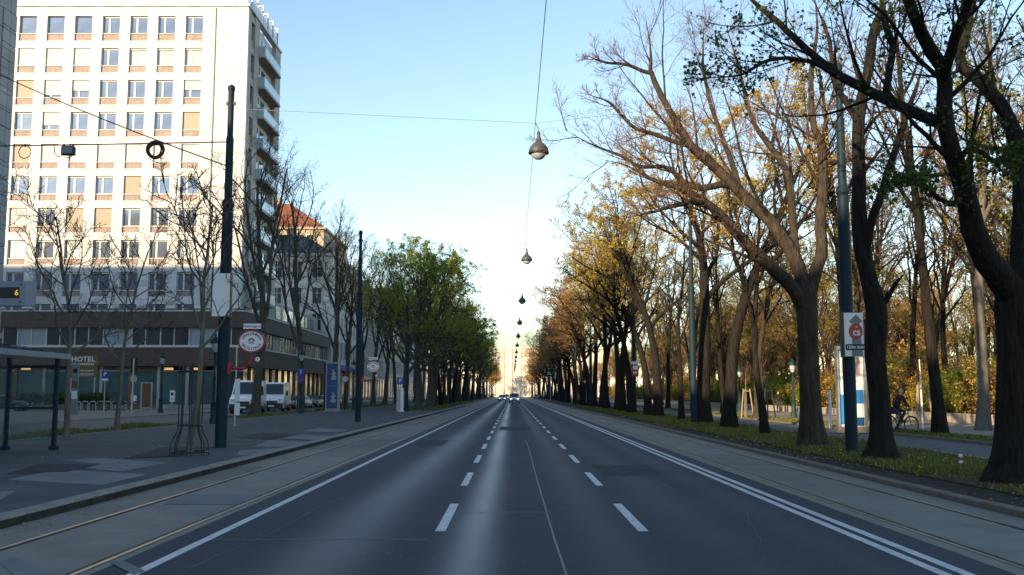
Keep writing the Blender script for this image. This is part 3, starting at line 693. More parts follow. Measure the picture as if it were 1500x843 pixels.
# street-side face
SY1 = HY + 15.6
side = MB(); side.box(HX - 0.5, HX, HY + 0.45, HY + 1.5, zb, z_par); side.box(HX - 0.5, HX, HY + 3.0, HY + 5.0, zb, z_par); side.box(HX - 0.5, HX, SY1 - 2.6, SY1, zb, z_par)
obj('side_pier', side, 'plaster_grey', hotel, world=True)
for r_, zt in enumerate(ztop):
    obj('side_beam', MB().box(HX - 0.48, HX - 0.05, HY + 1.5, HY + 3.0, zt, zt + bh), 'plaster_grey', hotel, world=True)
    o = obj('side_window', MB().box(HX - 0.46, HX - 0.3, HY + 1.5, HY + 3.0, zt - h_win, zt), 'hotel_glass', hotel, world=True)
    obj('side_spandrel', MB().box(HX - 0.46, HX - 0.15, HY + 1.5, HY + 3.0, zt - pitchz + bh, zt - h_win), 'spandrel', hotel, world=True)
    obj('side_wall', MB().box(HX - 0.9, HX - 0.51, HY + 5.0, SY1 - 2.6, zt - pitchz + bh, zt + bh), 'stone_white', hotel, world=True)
    for j in range(3):
        y = HY + 5.4 + j * 2.6
        obj('balcony_door', MB().box(HX - 0.5, HX - 0.44, y, y + 1.7, zt - h_win - 0.6, zt), 'hotel_glass', hotel, world=True)
    if 0 < r_:
        zf = zt + bh + 0.05
        b = obj('balcony', MB().box(HX - 0.5, HX + 0.75, HY + 5.0, SY1 - 2.7, zf - 0.28, zf), 'plaster_grey', hotel, world=True)
        for j in range(4):
            y = HY + 5.05 + j * 1.92
            obj('balcony_glass', MB().box(HX + 0.68, HX + 0.72, y, y + 1.86, zf + 0.05, zf + 1.1), 'glass_rail', b, world=True)
        obj('balcony_glass', MB().box(HX, HX + 0.67, HY + 5.03, HY + 5.07, zf + 0.05, zf + 1.1), 'glass_rail', b, world=True)
        obj('handrail', MB().box(HX + 0.65, HX + 0.75, HY + 5.0, SY1 - 2.7, zf + 1.11, zf + 1.17), 'galv', b, world=True)
# ---- podium with brown bands
podium = thing('hotel_podium', 'two storey hotel podium with dark brown bands, window strips and shop fronts', 'building', (HX, HY - 1.2, 0))
PX, PY, PE = HX + 0.9, HY - 1.2, 157.0
zz = [Z(458), Z(481), Z(510), Z(537)]
PW = xs[-1] - 4
def band(z0, z1, name):
    mb = MB(); mb.box(PW, PX, PY, PY + 1.15, z0, z1); mb.box(PX - 1.15, PX, PY + 1.15, PE, z0, z1); obj(name, mb, 'podium_brown', podium, world=True)
band(zz[1], zz[0], 'band'); band(zz[3], zz[2], 'band')
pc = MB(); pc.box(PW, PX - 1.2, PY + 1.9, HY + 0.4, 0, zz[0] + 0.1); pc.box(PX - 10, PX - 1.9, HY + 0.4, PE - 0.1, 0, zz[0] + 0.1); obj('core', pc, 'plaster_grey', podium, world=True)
led = MB(); led.box(PW, PX + 0.08, PY - 0.08, PY + 1.2, zz[2], zz[2] + 0.16); led.box(PX - 1.2, PX + 0.08, PY + 1.2, PE, zz[2], zz[2] + 0.16); obj('ledge', led, 'frame_white', podium, world=True)
ter = MB(); ter.box(PW, PX + 0.05, PY - 0.05, PY + 1.2, zz[0] + 0.01, zz[0] + 0.14); ter.box(PX - 1.2, PX + 0.05, PY + 1.2, PE, zz[0] + 0.01, zz[0] + 0.14); obj('terrace_edge', ter, 'frame_white', podium, world=True)
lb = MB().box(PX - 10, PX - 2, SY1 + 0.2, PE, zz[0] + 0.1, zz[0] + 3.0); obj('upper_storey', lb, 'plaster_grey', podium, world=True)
for i in range(8):
    y = SY1 + 1.5 + i * 3.7
    obj('upper_window', MB().box(PX - 2.02, PX - 1.94, y, y + 2.6, zz[0] + 0.9, zz[0] + 2.5), 'glass_dark', podium, world=True)
nw = 14; step = (PX - PW) / nw
for i in range(nw):
    x0 = PW + i * step
    w = obj('window', MB().box(x0 + 0.02, x0 + 0.14, PY + 0.3, PY + 0.6, zz[2] + 0.17, zz[1]).box(x0 + 0.14, x0 + step, PY + 0.34, PY + 0.5, zz[2] + 0.17, zz[2] + 0.28).box(x0 + step * .5 - .05, x0 + step * .5 + .05, PY + .34, PY + .5, zz[2] + .28, zz[1]), 'frame_white', podium, world=True)
    obj('pane', MB().box(x0 + 0.14, x0 + step * .5 - .05, PY + 0.4, PY + 0.44, zz[2] + 0.28, zz[1]).box(x0 + step * .5 + .05, x0 + step, PY + 0.4, PY + 0.44, zz[2] + 0.28, zz[1]), 'glass_dark' if i % 3 else 'curtain', w, world=True)
    # shop front bay below
    s = obj('shop_window', MB().box(x0 - 0.16, x0 + 0.16, PY + 0.4, PY + 0.7, 0.1, zz[3]).box(x0 + 0.16, x0 + step - .16, PY + 0.5, PY + 0.65, 0.1, 0.55).box(x0 + .16, x0 + step - .16, PY + .5, PY + .65, zz[3] - 0.55, zz[3] - 0.45), 'sign_brown' if i % 4 == 2 else 'plaster_grey', podium, world=True)
    obj('pane', MB().box(x0 + 0.16, x0 + step - 0.16, PY + 0.58, PY + 0.62, 0.55, zz[3] - 0.55), 'glass_teal' if i not in (3, 13) else 'glass_dark', s, world=True)
    if i in (6, 8, 11, 12): obj('lit_transom', MB().box(x0 + 0.5, x0 + 1.5, PY + 0.56, PY + 0.6, zz[3] - 0.40, zz[3] - 0.16), 'warm_lamp', s, world=True)
nw = 15; step = (PE - PY - 1.2) / nw
for i in range(nw):
    y0 = PY + 1.2 + i * step
    w = obj('window', MB().box(PX - 0.6, PX - 0.3, y0, y0 + 0.14, zz[2] + 0.17, zz[1]).box(PX - .5, PX - .34, y0 + .14, y0 + step, zz[2] + .17, zz[2] + .28).box(PX - .5, PX - .34, y0 + step * .5 - .05, y0 + step * .5 + .05, zz[2] + .28, zz[1]), 'frame_white', podium, world=True)
    obj('pane', MB().box(PX - 0.44, PX - 0.4, y0 + 0.14, y0 + step, zz[2] + 0.28, zz[1]), 'glass_dark' if i % 4 else 'curtain', w, world=True)
    s = obj('shop_window', MB().box(PX - 0.7, PX - 0.4, y0 - 0.15, y0 + 0.15, 0.1, zz[3]).box(PX - .65, PX - .5, y0 + .15, y0 + step - .15, 0.1, 0.6), 'sign_brown', podium, world=True)
    obj('pane', MB().box(PX - 0.62, PX - 0.58, y0 + 0.15, y0 + step - 0.15, 0.6, zz[3]), 'glass_dark', s, world=True)
    if i in (1, 2, 5, 6, 9): obj('lit_panel', MB().box(PX - 0.57, PX - 0.54, y0 + 0.6, y0 + 1.2, 2.2, zz[3] - 0.3), 'warm_lamp', s, world=True)
# ---- generic street-front blocks
def block(name, label, x, y0, y1, depth, floors, fh, ground, wall, win=(1.2, 1.9), pitch=3.0, roof='roof_grey', roof_h=3.0, front=True, awn=None, frame='frame_white', wingap=0.0):
    t = thing(name, label, 'building', (x, y0, 0))
    H = ground + floors * fh
    obj('wall', MB().box(x - depth, x, y0, y1, 0, H), wall, t, world=True)
    obj('cornice', MB().box(x - depth - 0.1, x + 0.45, y0 - 0.45, y1 + (0.1), H - 0.1 + 0.11, H + 0.45), wall, t, world=True)
    obj('string_course', MB().box(x - depth, x + 0.16, y0 - 0.16, y1, ground - 0.3, ground), wall, t, world=True)
    if roof_h:
        rf = MB(); d = depth
        rf.add([(x + .3, y0 - .3, H + .45), (x - d, y0 - .3, H + .45), (x - d, y1, H + .45), (x + .3, y1, H + .45), (x - d * .35, y0 + 2.5, H + .45 + roof_h), (x - d * .65, y0 + 2.5, H + .45 + roof_h), (x - d * .65, y1 - 2.5, H + .45 + roof_h), (x - d * .35, y1 - 2.5, H + .45 + roof_h)],
               [(0, 1, 2, 3), (4, 5, 6, 7), (0, 1, 5, 4), (1, 2, 6, 5), (2, 3, 7, 6), (3, 0, 4, 7)])
        r = obj('roof', rf, roof, t, world=True)
        for c in range(3):
            yc = y0 + (y1 - y0) * (c + .5) / 3
            obj('chimney', MB().box(x - d * .5 - .5, x - d * .5 + .5, yc, yc + 2.0, H + roof_h - 0.2, H + roof_h + 2.0), 'plaster_ochre', r, world=True)
    w, h = win
    # street face
    fm = MB(); fm.box(0, .1, -.16, 0, -.12, h + .1); fm.box(0, .1, w, w + .16, -.12, h + .1); fm.box(0, .16, -.2, w + .2, h + .1, h + .3); fm.box(0, .2, -.2, w + .2, -.28, -.12); fm.box(0.03, .06, w / 2 - .05, w / 2 + .05, -.12, h + .1); fm.box(.03, .06, 0, w, h * .66, h * .66 + .08)
    fme = fm.mesh('window'); fme.materials.append(MATS[frame]); pm = MB().box(0.005, .03, 0, w, -.12, h + .1).mesh('pane'); pm.materials.append(MATS['glass_dark'])
    n = max(1, int((y1 - y0 - 1.0) / pitch))
    for f in range(floors):
        for i in range(n):
            wd = link('window', fme, None, t, (0, 0.9 + i * pitch + (pitch - w) / 2, ground + f * fh + 0.9)); link('pane', pm, None, wd)
    if front:
        n2 = max(1, int((depth - 1.0) / pitch))
        for f in range(floors):
            for i in range(n2):
                wd = link('window', fme, None, t, (-0.9 - i * pitch - (pitch - w) / 2 - w, 0, ground + f * fh + 0.9)); wd.rotation_euler = (0, 0, -math.pi / 2); wd.location.x += 0
                link('pane', pm, None, wd)
    # ground floor shop openings
    for i in range(max(1, int((y1 - y0 - 1) / 4.2))):
        yy = y0 + 0.8 + i * 4.2
        s = obj('shop_window', MB().box(x, x + .12, yy, yy + .18, 0.1, ground - .9).box(x, x + .12, yy + 3.1, yy + 3.28, 0.1, ground - .9).box(x, x + .14, yy, yy + 3.28, ground - .9, ground - .6), frame, t, world=True)
        obj('pane', MB().box(x + 0.01, x + .05, yy + .18, yy + 3.1, 0.5, ground - .9), 'glass_dark', s, world=True)
        if awn: 
            aw = MB(); aw.add([(x + .1, yy - .2, ground - .5), (x + .1, yy + 3.5, ground - .5), (x + 1.6, yy + 3.5, ground - 1.3), (x + 1.6, yy - .2, ground - 1.3), (x + .1, yy - .2, ground - .56), (x + .1, yy + 3.5, ground - .56), (x + 1.6, yy + 3.5, ground - 1.5), (x + 1.6, yy - .2, ground - 1.5)],
                              [(0, 1, 2, 3), (7, 6, 5, 4), (0, 3, 7, 4), (1, 5, 6, 2), (3, 2, 6, 7), (0, 4, 5, 1)])
            obj('awning', aw, awn, s, world=True)
    return t
# row beyond the hotel, along the side road
block('white_townhouse', 'white plastered townhouse with blue awnings next to the hotel podium', -28.6, 158, 186, 16, 4, 4.2, 6.8, 'plaster_white', (1.4, 2.3), 3.2, awn='awning', roof_h=3.4)
block('corner_townhouse', 'ochre townhouse with red tiled roof rising behind the white townhouse', -36.0, 188, 214, 20, 6, 4.4, 6.5, 'plaster_ochre', (1.3, 2.3), 3.2, roof='roof_tile', roof_h=5)
block('grey_townhouse', 'grey plastered townhouse beyond the white one with awnings', -28.2, 187, 222, 7, 4, 4.0, 5.5, 'plaster_grey', (1.3, 2.2), 3.1)
block('cream_townhouse', 'cream plastered townhouse further along the plane tree row', -28.2, 223, 266, 16, 4, 4.3, 5.8, 'plaster_cream', (1.3, 2.2), 3.3)
block('pale_townhouse', 'pale townhouse furthest along the side road', -28.2, 267, 330, 16, 5, 4.2, 5.8, 'plaster_white', (1.3, 2.2), 3.3)
# stone-clad office at the near street corner (shades the street) and unseen blocks beside and behind it, shaped for their shadows
NX, NYE = -29.75, 57.7
office = block('stone_office', 'grey stone clad office block with panel joints at the street corner', NX, 20, NYE, 20, 5, 4.1, 5.2, 'stone_grey', (1.7, 1.9), 2.9, roof_h=0, front=False, frame='grey_metal')
block('unseen_rear_office', 'unseen taller grey stone office block, shaped to shade the hotel', NX - 20.6, 20, NYE, 54, 7, 3.6, 5.2, 'stone_grey', (1.7, 1.9), 2.9, roof_h=0, front=False, frame='grey_metal')  # out of view, made tall to throw shade on the hotel front
pnl = MB().bbox(0, 0.0, 0, 0, 0, 0, 0) if False else None
for i in range(24):                       # cladding panels at the corner edge
    z = 5.2 + i * 1.0
    if z > 24: break
    obj('cladding_panel', MB().box(NX + 0.005, NX + 0.07, NYE - 1.55, NYE - 0.03, z + 0.02, z + 0.98), 'stone_grey', office, world=True)
block('unseen_plaster_terrace', 'unseen cream plastered terrace of flats, sized for its shadow on the street', NX, -34, 19.5, 12, 4, 3.4, 4.8, 'plaster_cream', (1.3, 2.0), 3.0, roof_h=1.4, front=False)  # out of view, height set by where its shadow should end
block('unseen_grey_terrace', 'unseen tall grey plastered block of flats, sized for its shadow on the verge', NX, -105, -34.5, 9, 6, 3.3, 4.8, 'plaster_grey', (1.3, 2.0), 3.0, roof_h=1.4, front=False)  # out of view, height, end and depth set to shade the nearest trees

# ---- palace closing the far end of the street
fp = thing('far_palace', 'large pale building with green copper roof closing the street', 'building', (0, 520, 0))
obj('wall', MB().box(-55, 55, 520, 545, 0, 25), 'palace_wall', fp, world=True)
obj('cornice', MB().box(-56, 56, 519, 546, 25, 26), 'palace_wall', fp, world=True)
rf = MB(); rf.add([(-56, 519, 26), (56, 519, 26), (56, 546, 26), (-56, 546, 26), (-50, 525, 33.5), (50, 525, 33.5), (50, 540, 33.5), (-50, 540, 33.5)], [(0, 1, 5, 4), (1, 2, 6, 5), (2, 3, 7, 6), (3, 0, 4, 7), (4, 5, 6, 7)]); obj('roof', rf, 'roof_copper', fp, world=True)
wm = MB().box(0, 1.8, -0.06, 0.02, 0, 3.0).mesh('window'); cm = MB().box(-0.55, 0.55, -0.5, 0.02, 0, 24).mesh('pilaster')
for i in range(24):
    x = -52 + i * 4.4
    link('pilaster', cm, 'palace_wall', fp, (x - 1.2, 0, 0.5))
    for f in range(4): link('window', wm, 'palace_window_hazy', fp, (x, 0, 2.5 + f * 5.8))

# ---- low park wall, stone blocks
pw = thing('park_wall', 'low pale stone wall along the edge of the park', 'wall', (24.4, 0, 0.1))
blk = MB(); blk.bbox(24.4 - 24.4, 0.5, 0.01, 1.99, 0.0, 0.52, 0.03); bme = blk.mesh('stone_block')
for i in range(70): link('stone_block', bme, 'wall_stone', pw, (rnd.uniform(-.015, .015), 24 + i * 2.0, rnd.uniform(-.012, .006)))
stuff(obj('wall_run', MB().box(24.4, 24.9, 164, 480, 0.1, 0.62), 'wall_stone', pw, world=True))

# ================================================================== TREES
def nrm(a): return a / np.maximum(np.linalg.norm(a, axis=-1, keepdims=True), 1e-9)
def grow(rg, p, d, L, r, K, wander, trop, tip=0.35, sag=0.0):
    N = len(p); pts = np.zeros((N, K + 1, 3)); pts[:, 0] = p; d = nrm(d); up = np.array([0, 0, 1.0]); seg = (L / K)[:, None]
    for k in range(K):
        d = nrm(d + rg.normal(0, wander, (N, 3)) + up * trop); pts[:, k + 1] = pts[:, k] + d * seg
    rad = r[:, None] * np.linspace(1, tip, K + 1)[None, :]
    return pts, rad
def spawn(rg, pts, rad, n, tmin, ang, lr, rr, rmin, Lp=None, tmax=1.0, lmax=None):
    N, K1, _ = pts.shape; K = K1 - 1
    seglen = np.linalg.norm(np.diff(pts, axis=1), axis=2).sum(1) if Lp is None else Lp
    t = tmin + (tmax - tmin) * ((np.arange(n)[None, :] + rg.random((N, n))) / n)
    ft = np.clip(t * K, 0, K - 1e-4); i = ft.astype(int); f = (ft - i)[..., None]; ar = np.arange(N)[:, None]
    a, b = pts[ar, i], pts[ar, i + 1]; pos = a + (b - a) * f; T = nrm(b - a)
    r0 = rad[ar, i] * (1 - f[..., 0]) + rad[ar, i + 1] * f[..., 0]
    ref = np.where(np.abs(T[..., 2:3]) > 0.9, np.array([1.0, 0, 0]), np.array([0, 0, 1.0])); u = nrm(np.cross(T, ref)); w = np.cross(T, u)
    ph = np.arange(n)[None, :] * 2.399 + rg.random((N, 1)) * 6.28 + rg.normal(0, .5, (N, n)); an = np.radians(ang) * rg.uniform(.7, 1.3, (N, n))
    D = T * np.cos(an)[..., None] + (u * np.cos(ph)[..., None] + w * np.sin(ph)[..., None]) * np.sin(an)[..., None]
    L = seglen[:, None] * lr * (1.25 - .75 * t) * rg.uniform(.65, 1.25, (N, n))
    if lmax: L = np.minimum(L, lmax)
    return pos.reshape(-1, 3), D.reshape(-1, 3), L.ravel(), np.maximum(r0 * rr, rmin).ravel()
def tubes(groups):
    V, Fq = [], []; o = 0
    for pts, rad, n in groups:
        N, K1, _ = pts.shape
        T = np.zeros_like(pts); T[:, 1:-1] = pts[:, 2:] - pts[:, :-2]; T[:, 0] = pts[:, 1] - pts[:, 0]; T[:, -1] = pts[:, -1] - pts[:, -2]; T = nrm(T)
        ref = np.array([0.35, 0.25, 0.9]); bad = np.abs((T * ref).sum(-1, keepdims=True)) > .97
        u = nrm(np.cross(T, np.where(bad, np.array([1.0, 0, 0]), ref))); w = np.cross(T, u)
        an = np.arange(n) * 2 * np.pi / n
        ring = pts[:, :, None, :] + rad[:, :, None, None] * (u[:, :, None, :] * np.cos(an)[None, None, :, None] + w[:, :, None, :] * np.sin(an)[None, None, :, None])
        V.append(ring.reshape(-1, 3))
        base = o + (np.arange(N)[:, None, None] * K1 + np.arange(K1 - 1)[None, :, None]) * n; k = np.arange(n)[None, None, :]; k2 = (k + 1) % n
        Fq.append(np.stack([base + k, base + k2, base + n + k2, base + n + k], -1).reshape(-1, 4)); o += N * K1 * n
    return np.concatenate(V), np.concatenate(Fq)
def np_mesh(name, V, Q, smooth=True):
    me = bpy.data.meshes.new(name); k = Q.shape[1]; nf = len(Q)
    me.vertices.add(len(V)); me.vertices.foreach_set('co', V.astype(np.float32).ravel())
    me.loops.add(nf * k); me.loops.foreach_set('vertex_index', Q.astype(np.int32).ravel())
    me.polygons.add(nf); me.polygons.foreach_set('loop_start', np.arange(0, nf * k, k, dtype=np.int32)); me.polygons.foreach_set('loop_total', np.full(nf, k, dtype=np.int32))
    if smooth: me.polygons.foreach_set('use_smooth', np.ones(nf, dtype=bool))
    me.update(calc_edges=True); return me
def leaves(rg, pts, per, size, spread=0.05, tmin=0.2, droop=0.2):
    N, K1, _ = pts.shape; K = K1 - 1
    t = tmin + (1 - tmin) * rg.random((N, per)); ft = np.clip(t * K, 0, K - 1e-4); i = ft.astype(int); f = (ft - i)[..., None]; ar = np.arange(N)[:, None]
    c = (pts[ar, i] * (1 - f) + pts[ar, i + 1] * f).reshape(-1, 3); M = len(c)
    c = c + rg.normal(0, spread, (M, 3)); a = rg.normal(0, 1, (M, 3)); a[:, 2] -= droop; a = nrm(a); b = nrm(np.cross(a, rg.normal(0, 1, (M, 3)))); s = size * rg.uniform(.55, 1.3, M)[:, None]; nn = np.cross(a, b)
    V = np.stack([c, c + a * s * .5 + b * s * .36 + nn * s * .1, c + a * s, c + a * s * .5 - b * s * .36 + nn * s * .1], 1).reshape(-1, 3)
    return V, np.arange(4 * M).reshape(-1, 4)
def resample(poly, K):
    a = np.array(poly, float); d = np.r_[0, np.cumsum(np.linalg.norm(np.diff(a[:, :3], axis=0), axis=1))]; s = np.linspace(0, d[-1], K + 1)
    # Catmull-Rom through the given points for natural bends
    out = np.zeros((K + 1, 4)); ext = np.vstack([2 * a[0] - a[1], a, 2 * a[-1] - a[-2]])
    for j, sv in enumerate(s):
        i = min(np.searchsorted(d, sv, 'right') - 1, len(a) - 2); t = (sv - d[i]) / max(d[i + 1] - d[i], 1e-6)
        p0, p1, p2, p3 = ext[i], ext[i + 1], ext[i + 2], ext[i + 3]
        out[j] = .5 * ((2 * p1) + (-p0 + p2) * t + (2 * p0 - 5 * p1 + 4 * p2 - p3) * t * t + (-p0 + 3 * p1 - 3 * p2 + p3) * t ** 3)
    return out
def trunk_flare(pts, rad, amt=0.6, h=0.5):
    z = pts[:, :, 2] - pts[:, :1, 2]; return rad * (1 + amt * np.exp(-z / h))

def tree_meshes(seed, H, r0, clear=0.3, n=(9, 7, 6, 5, 3), ang=(42, 48, 50, 50, 48), lr=(.55, .5, .5, .45, .5), wander=(.06, .12, .14, .16, .2, .2), trop=(.02, .06, .05, .04, .02, .0), lean=(0, 0), leaf=None, tip=.25, rmin=.006, fork=None, seglv=None, flare=.5, droop=.0):
    """a whole tree: trunk and limbs, twigs, leaves (as mesh data, base at the origin)"""
    rg = np.random.default_rng(seed)
    p, rad = grow(rg, np.zeros((1, 3)), np.array([[lean[0], lean[1], 1.0]]), np.array([H]), np.array([r0]), 14, wander[0], trop[0], tip)
    p[:, :, 2] -= 0.08
    limbs = [(p, trunk_flare(p, rad, flare), 10)]; twigs = []; par = (p, rad); lv = []
    for k in range(len(n)):
        rm = max(rmin, .022 - .005 * k) if k < 3 else rmin
        q = spawn(rg, par[0], par[1], n[k], clear if k == 0 else (.25 if k == 1 else .2), ang[k], lr[k], .62 if k == 0 else .6, rm)
        K = [9, 7, 5, 3, 2][min(k, 4)]
        pp, rr = grow(rg, *q, K, wander[min(k + 1, 5)], trop[min(k + 1, 5)], .3)
        (limbs if k < 2 else twigs).append((pp, rr, [7, 5, 4, 3, 3][min(k, 4)])); par = (pp, rr); lv.append((pp, rr))
    out = {'trunk': np_mesh('trunk', *tubes(limbs)), 'crown': np_mesh('crown', *tubes(twigs))}
    if leaf:
        per, size, spread = leaf[:3]; V, Q = leaves(rg, lv[-1][0], per, size, spread); 
        if len(leaf) > 3:      # keep only part, in clumps
            c = V.reshape(-1, 4, 3)[:, 0]; nz = np.sin(c[:, 0] * 1.7 + seed) + np.sin(c[:, 1] * 1.9 + 2 * seed) + np.sin(c[:, 2] * 1.6) + rg.normal(0, .6, len(c)); keep = nz > np.quantile(nz, 1 - leaf[3])
            V = V.reshape(-1, 4, 3)[keep].reshape(-1, 3); Q = np.arange(len(V)).reshape(-1, 4)
        out['foliage'] = np_mesh('foliage', V, Q, False)
    return out
def plant(name, label, meshes, mats, loc, rotz=0.0, scale=1.0, group=None, cat='tree'):
    t = thing(name, label, cat, loc, rotz, group); t.scale = scale if hasattr(scale, '__len__') else (scale,) * 3
    for k, me in meshes.items():
        if len(me.materials) == 0: me.materials.append(MATS[mats[k]])
        link(k, me, None, t)
    return t
BARE = {'trunk': 'bark', 'crown': 'twig_red', 'foliage': 'leaf_rust'}

# ---- traced near trees on the verge
def traced_tree(name, label, base, d, polys, leaf, mats, seed, tw=(8, 6, 5), group=None, tl=1.0):
    b = G(*base, 0.1); rg = np.random.default_rng(seed); t = thing(name, label, 'tree', (b.x, b.y, 0.1), 0, group); groups = []; allp = []; allr = []
    for k, (poly, dy) in enumerate(polys):
        n = len(poly); pts = []
        for i, (u, v, rp) in enumerate(poly):
            off = dy[0] + (dy[1] - dy[0]) * i / max(1, n - 1)
            p = P(u, v, b.y + off); pts.append((p.x - b.x, p.y - b.y, p.z - 0.1, rp / F * (b.y + off)))
        rs_ = resample(pts, 22); pp = rs_[None, :, :3].copy(); rr = np.maximum(rs_[None, :, 3], .01)
        if k: rr[:, -6:] = rr[:, -6:] * np.linspace(1, .12, 6)
        if k: pp[:, 3:] += np.cumsum(rg.normal(0, .012, (1, 20, 3)), axis=1)
        else: pp[:, 0, 2] = -0.06; rr = trunk_flare(pp, rr, .22, .3)
        groups.append((pp, rr, 14 if k == 0 else 9))
        if k: allp.append(pp); allr.append(rr)
    ap, ar_ = np.concatenate(allp), np.concatenate(allr)
    L1 = spawn(rg, ap, ar_, tw[0], .22, 42, .32 * tl, .36, .016, lmax=4.6); p1, r1 = grow(rg, *L1, 9, .075, .05, .22)
    L2 = spawn(rg, p1, r1, tw[1], .15, 40, .55, .5, .008); p2, r2 = grow(rg, *L2, 7, .08, .04, .3)
    L2b = spawn(rg, ap, ar_, 12, .3, 55, .10, .12, .008, lmax=1.6); p2b, r2b = grow(rg, *L2b, 7, .1, .05, .3)
    p2 = np.concatenate([p2, p2b]); r2 = np.concatenate([r2, r2b])
    L3 = spawn(rg, p2, r2, tw[2], .15, 38, .5, .55, .0045); p3, r3 = grow(rg, *L3, 4, .08, .02, .4)
    L4 = spawn(rg, p3, r3, 3, .2, 36, .55, .65, .0032); p4, r4 = grow(rg, *L4, 2, .08, .01, .4)
    groups.append((p1, r1, 6)); obj_ = link('trunk', np_mesh('trunk', *tubes(groups)), mats['trunk'], t)
    link('crown', np_mesh('crown', *tubes([(p2, r2, 4), (p3, r3, 3), (p4, r4, 3)])), mats['crown'], t)
    if leaf:
        V, Q = leaves(rg, p4[rg.random(len(p4)) < leaf[0]], 1, leaf[1], leaf[2]); V2, Q2 = leaves(rg, ap, leaf[3], leaf[1], .22) if leaf[3] else (np.zeros((0, 3)), np.zeros((0, 4), int))
        V = np.concatenate([V, V2]); link('foliage', np_mesh('foliage', V, np.arange(len(V)).reshape(-1, 4), False), mats['foliage'], t)
    return t

T1 = [([(1490, 708, 42), (1492, 660, 34), (1493, 580, 31), (1494, 500, 31), (1492, 450, 33), (1490, 420, 28)], (0, 0)),
      ([(1492, 445, 24), (1468, 408, 21), (1445, 378, 19), (1424, 333, 17), (1413, 281, 15), (1397, 229, 13.5), (1385, 180, 12.5), (1381, 107, 11), (1363, 78, 10.5), (1342, 39, 9), (1326, -10, 8), (1310, -90, 6), (1300, -170, 3)], (0, -2.5)),
      ([(1392, 200, 9.5), (1381, 183, 9.5), (1328, 160, 8.5), (1292, 142, 8), (1235, 114, 7), (1200, 89, 6), (1157, 46, 5), (1107, 0, 4), (1070, -40, 3)], (-1.2, 2.0)),
      ([(1382, 115, 9), (1390, 85, 8), (1402, 46, 8), (1417, 0, 7), (1430, -60, 5), (1440, -130, 3)], (-1.46, -3.5)),
      ([(1494, 440, 22), (1499, 400, 20), (1501, 330, 18), (1497, 250, 14), (1488, 200, 12), (1465, 150, 10.5), (1438, 117, 9.5), (1408, 92, 8), (1425, 30, 6), (1436, -50, 4)], (0, 2.5)),
      ([(1502, 335, 13), (1520, 240, 12), (1545, 140, 10), (1575, 20, 7), (1590, -80, 3)], (.5, 1.5)),
      ([(1296, 148, 5.5), (1301, 110, 5.5), (1303, 71, 5.5), (1292, 36, 4.5), (1285, -5, 4), (1275, -70, 2)], (0.06, 0.5)),
      ([(1240, 117, 4), (1180, 92, 3.4), (1125, 90, 2.8), (1080, 112, 2.0), (1030, 120, 1.2)], (0.5, 0.2)),
      ([(1418, 300, 5), (1390, 295, 4), (1350, 262, 3), (1320, 270, 1.5)], (-.8, -2)), ([(1398, 232, 5), (1430, 220, 4), (1462, 235, 3), (1490, 225, 1.5)], (-1.0, -2.4))]
T2 = [([(1291, 676, 27), (1291, 640, 17), (1288, 580, 15), (1282, 520, 15), (1284, 460, 15.5), (1276, 420, 13.5)], (0, 0)),
      ([(1280, 445, 13), (1272, 405, 12.5), (1264, 370, 12), (1261, 330, 11.5), (1259, 250, 10), (1261, 170, 9), (1271, 107, 8), (1278, 53, 7), (1292, 10, 6), (1300, -70, 3)], (0, 1.0)),
      ([(1265, 385, 6.5), (1273, 343, 6.5), (1282, 310, 6.5), (1296, 273, 6), (1310, 220, 5), (1326, 175, 4.5), (1345, 120, 3), (1352, 70, 2)], (.2, -1.2)),
      ([(1297, 275, 4), (1330, 258, 4), (1360, 254, 3.5), (1390, 250, 2)], (-.4, -.2)),
      ([(1290, 452, 5), (1299, 436, 4), (1306, 418, 3), (1318, 400, 1.5)], (0, -.3)),
      ([(1258, 180, 6), (1240, 150, 5), (1222, 120, 4), (1215, 60, 3), (1190, 0, 2)], (.6, 2))]
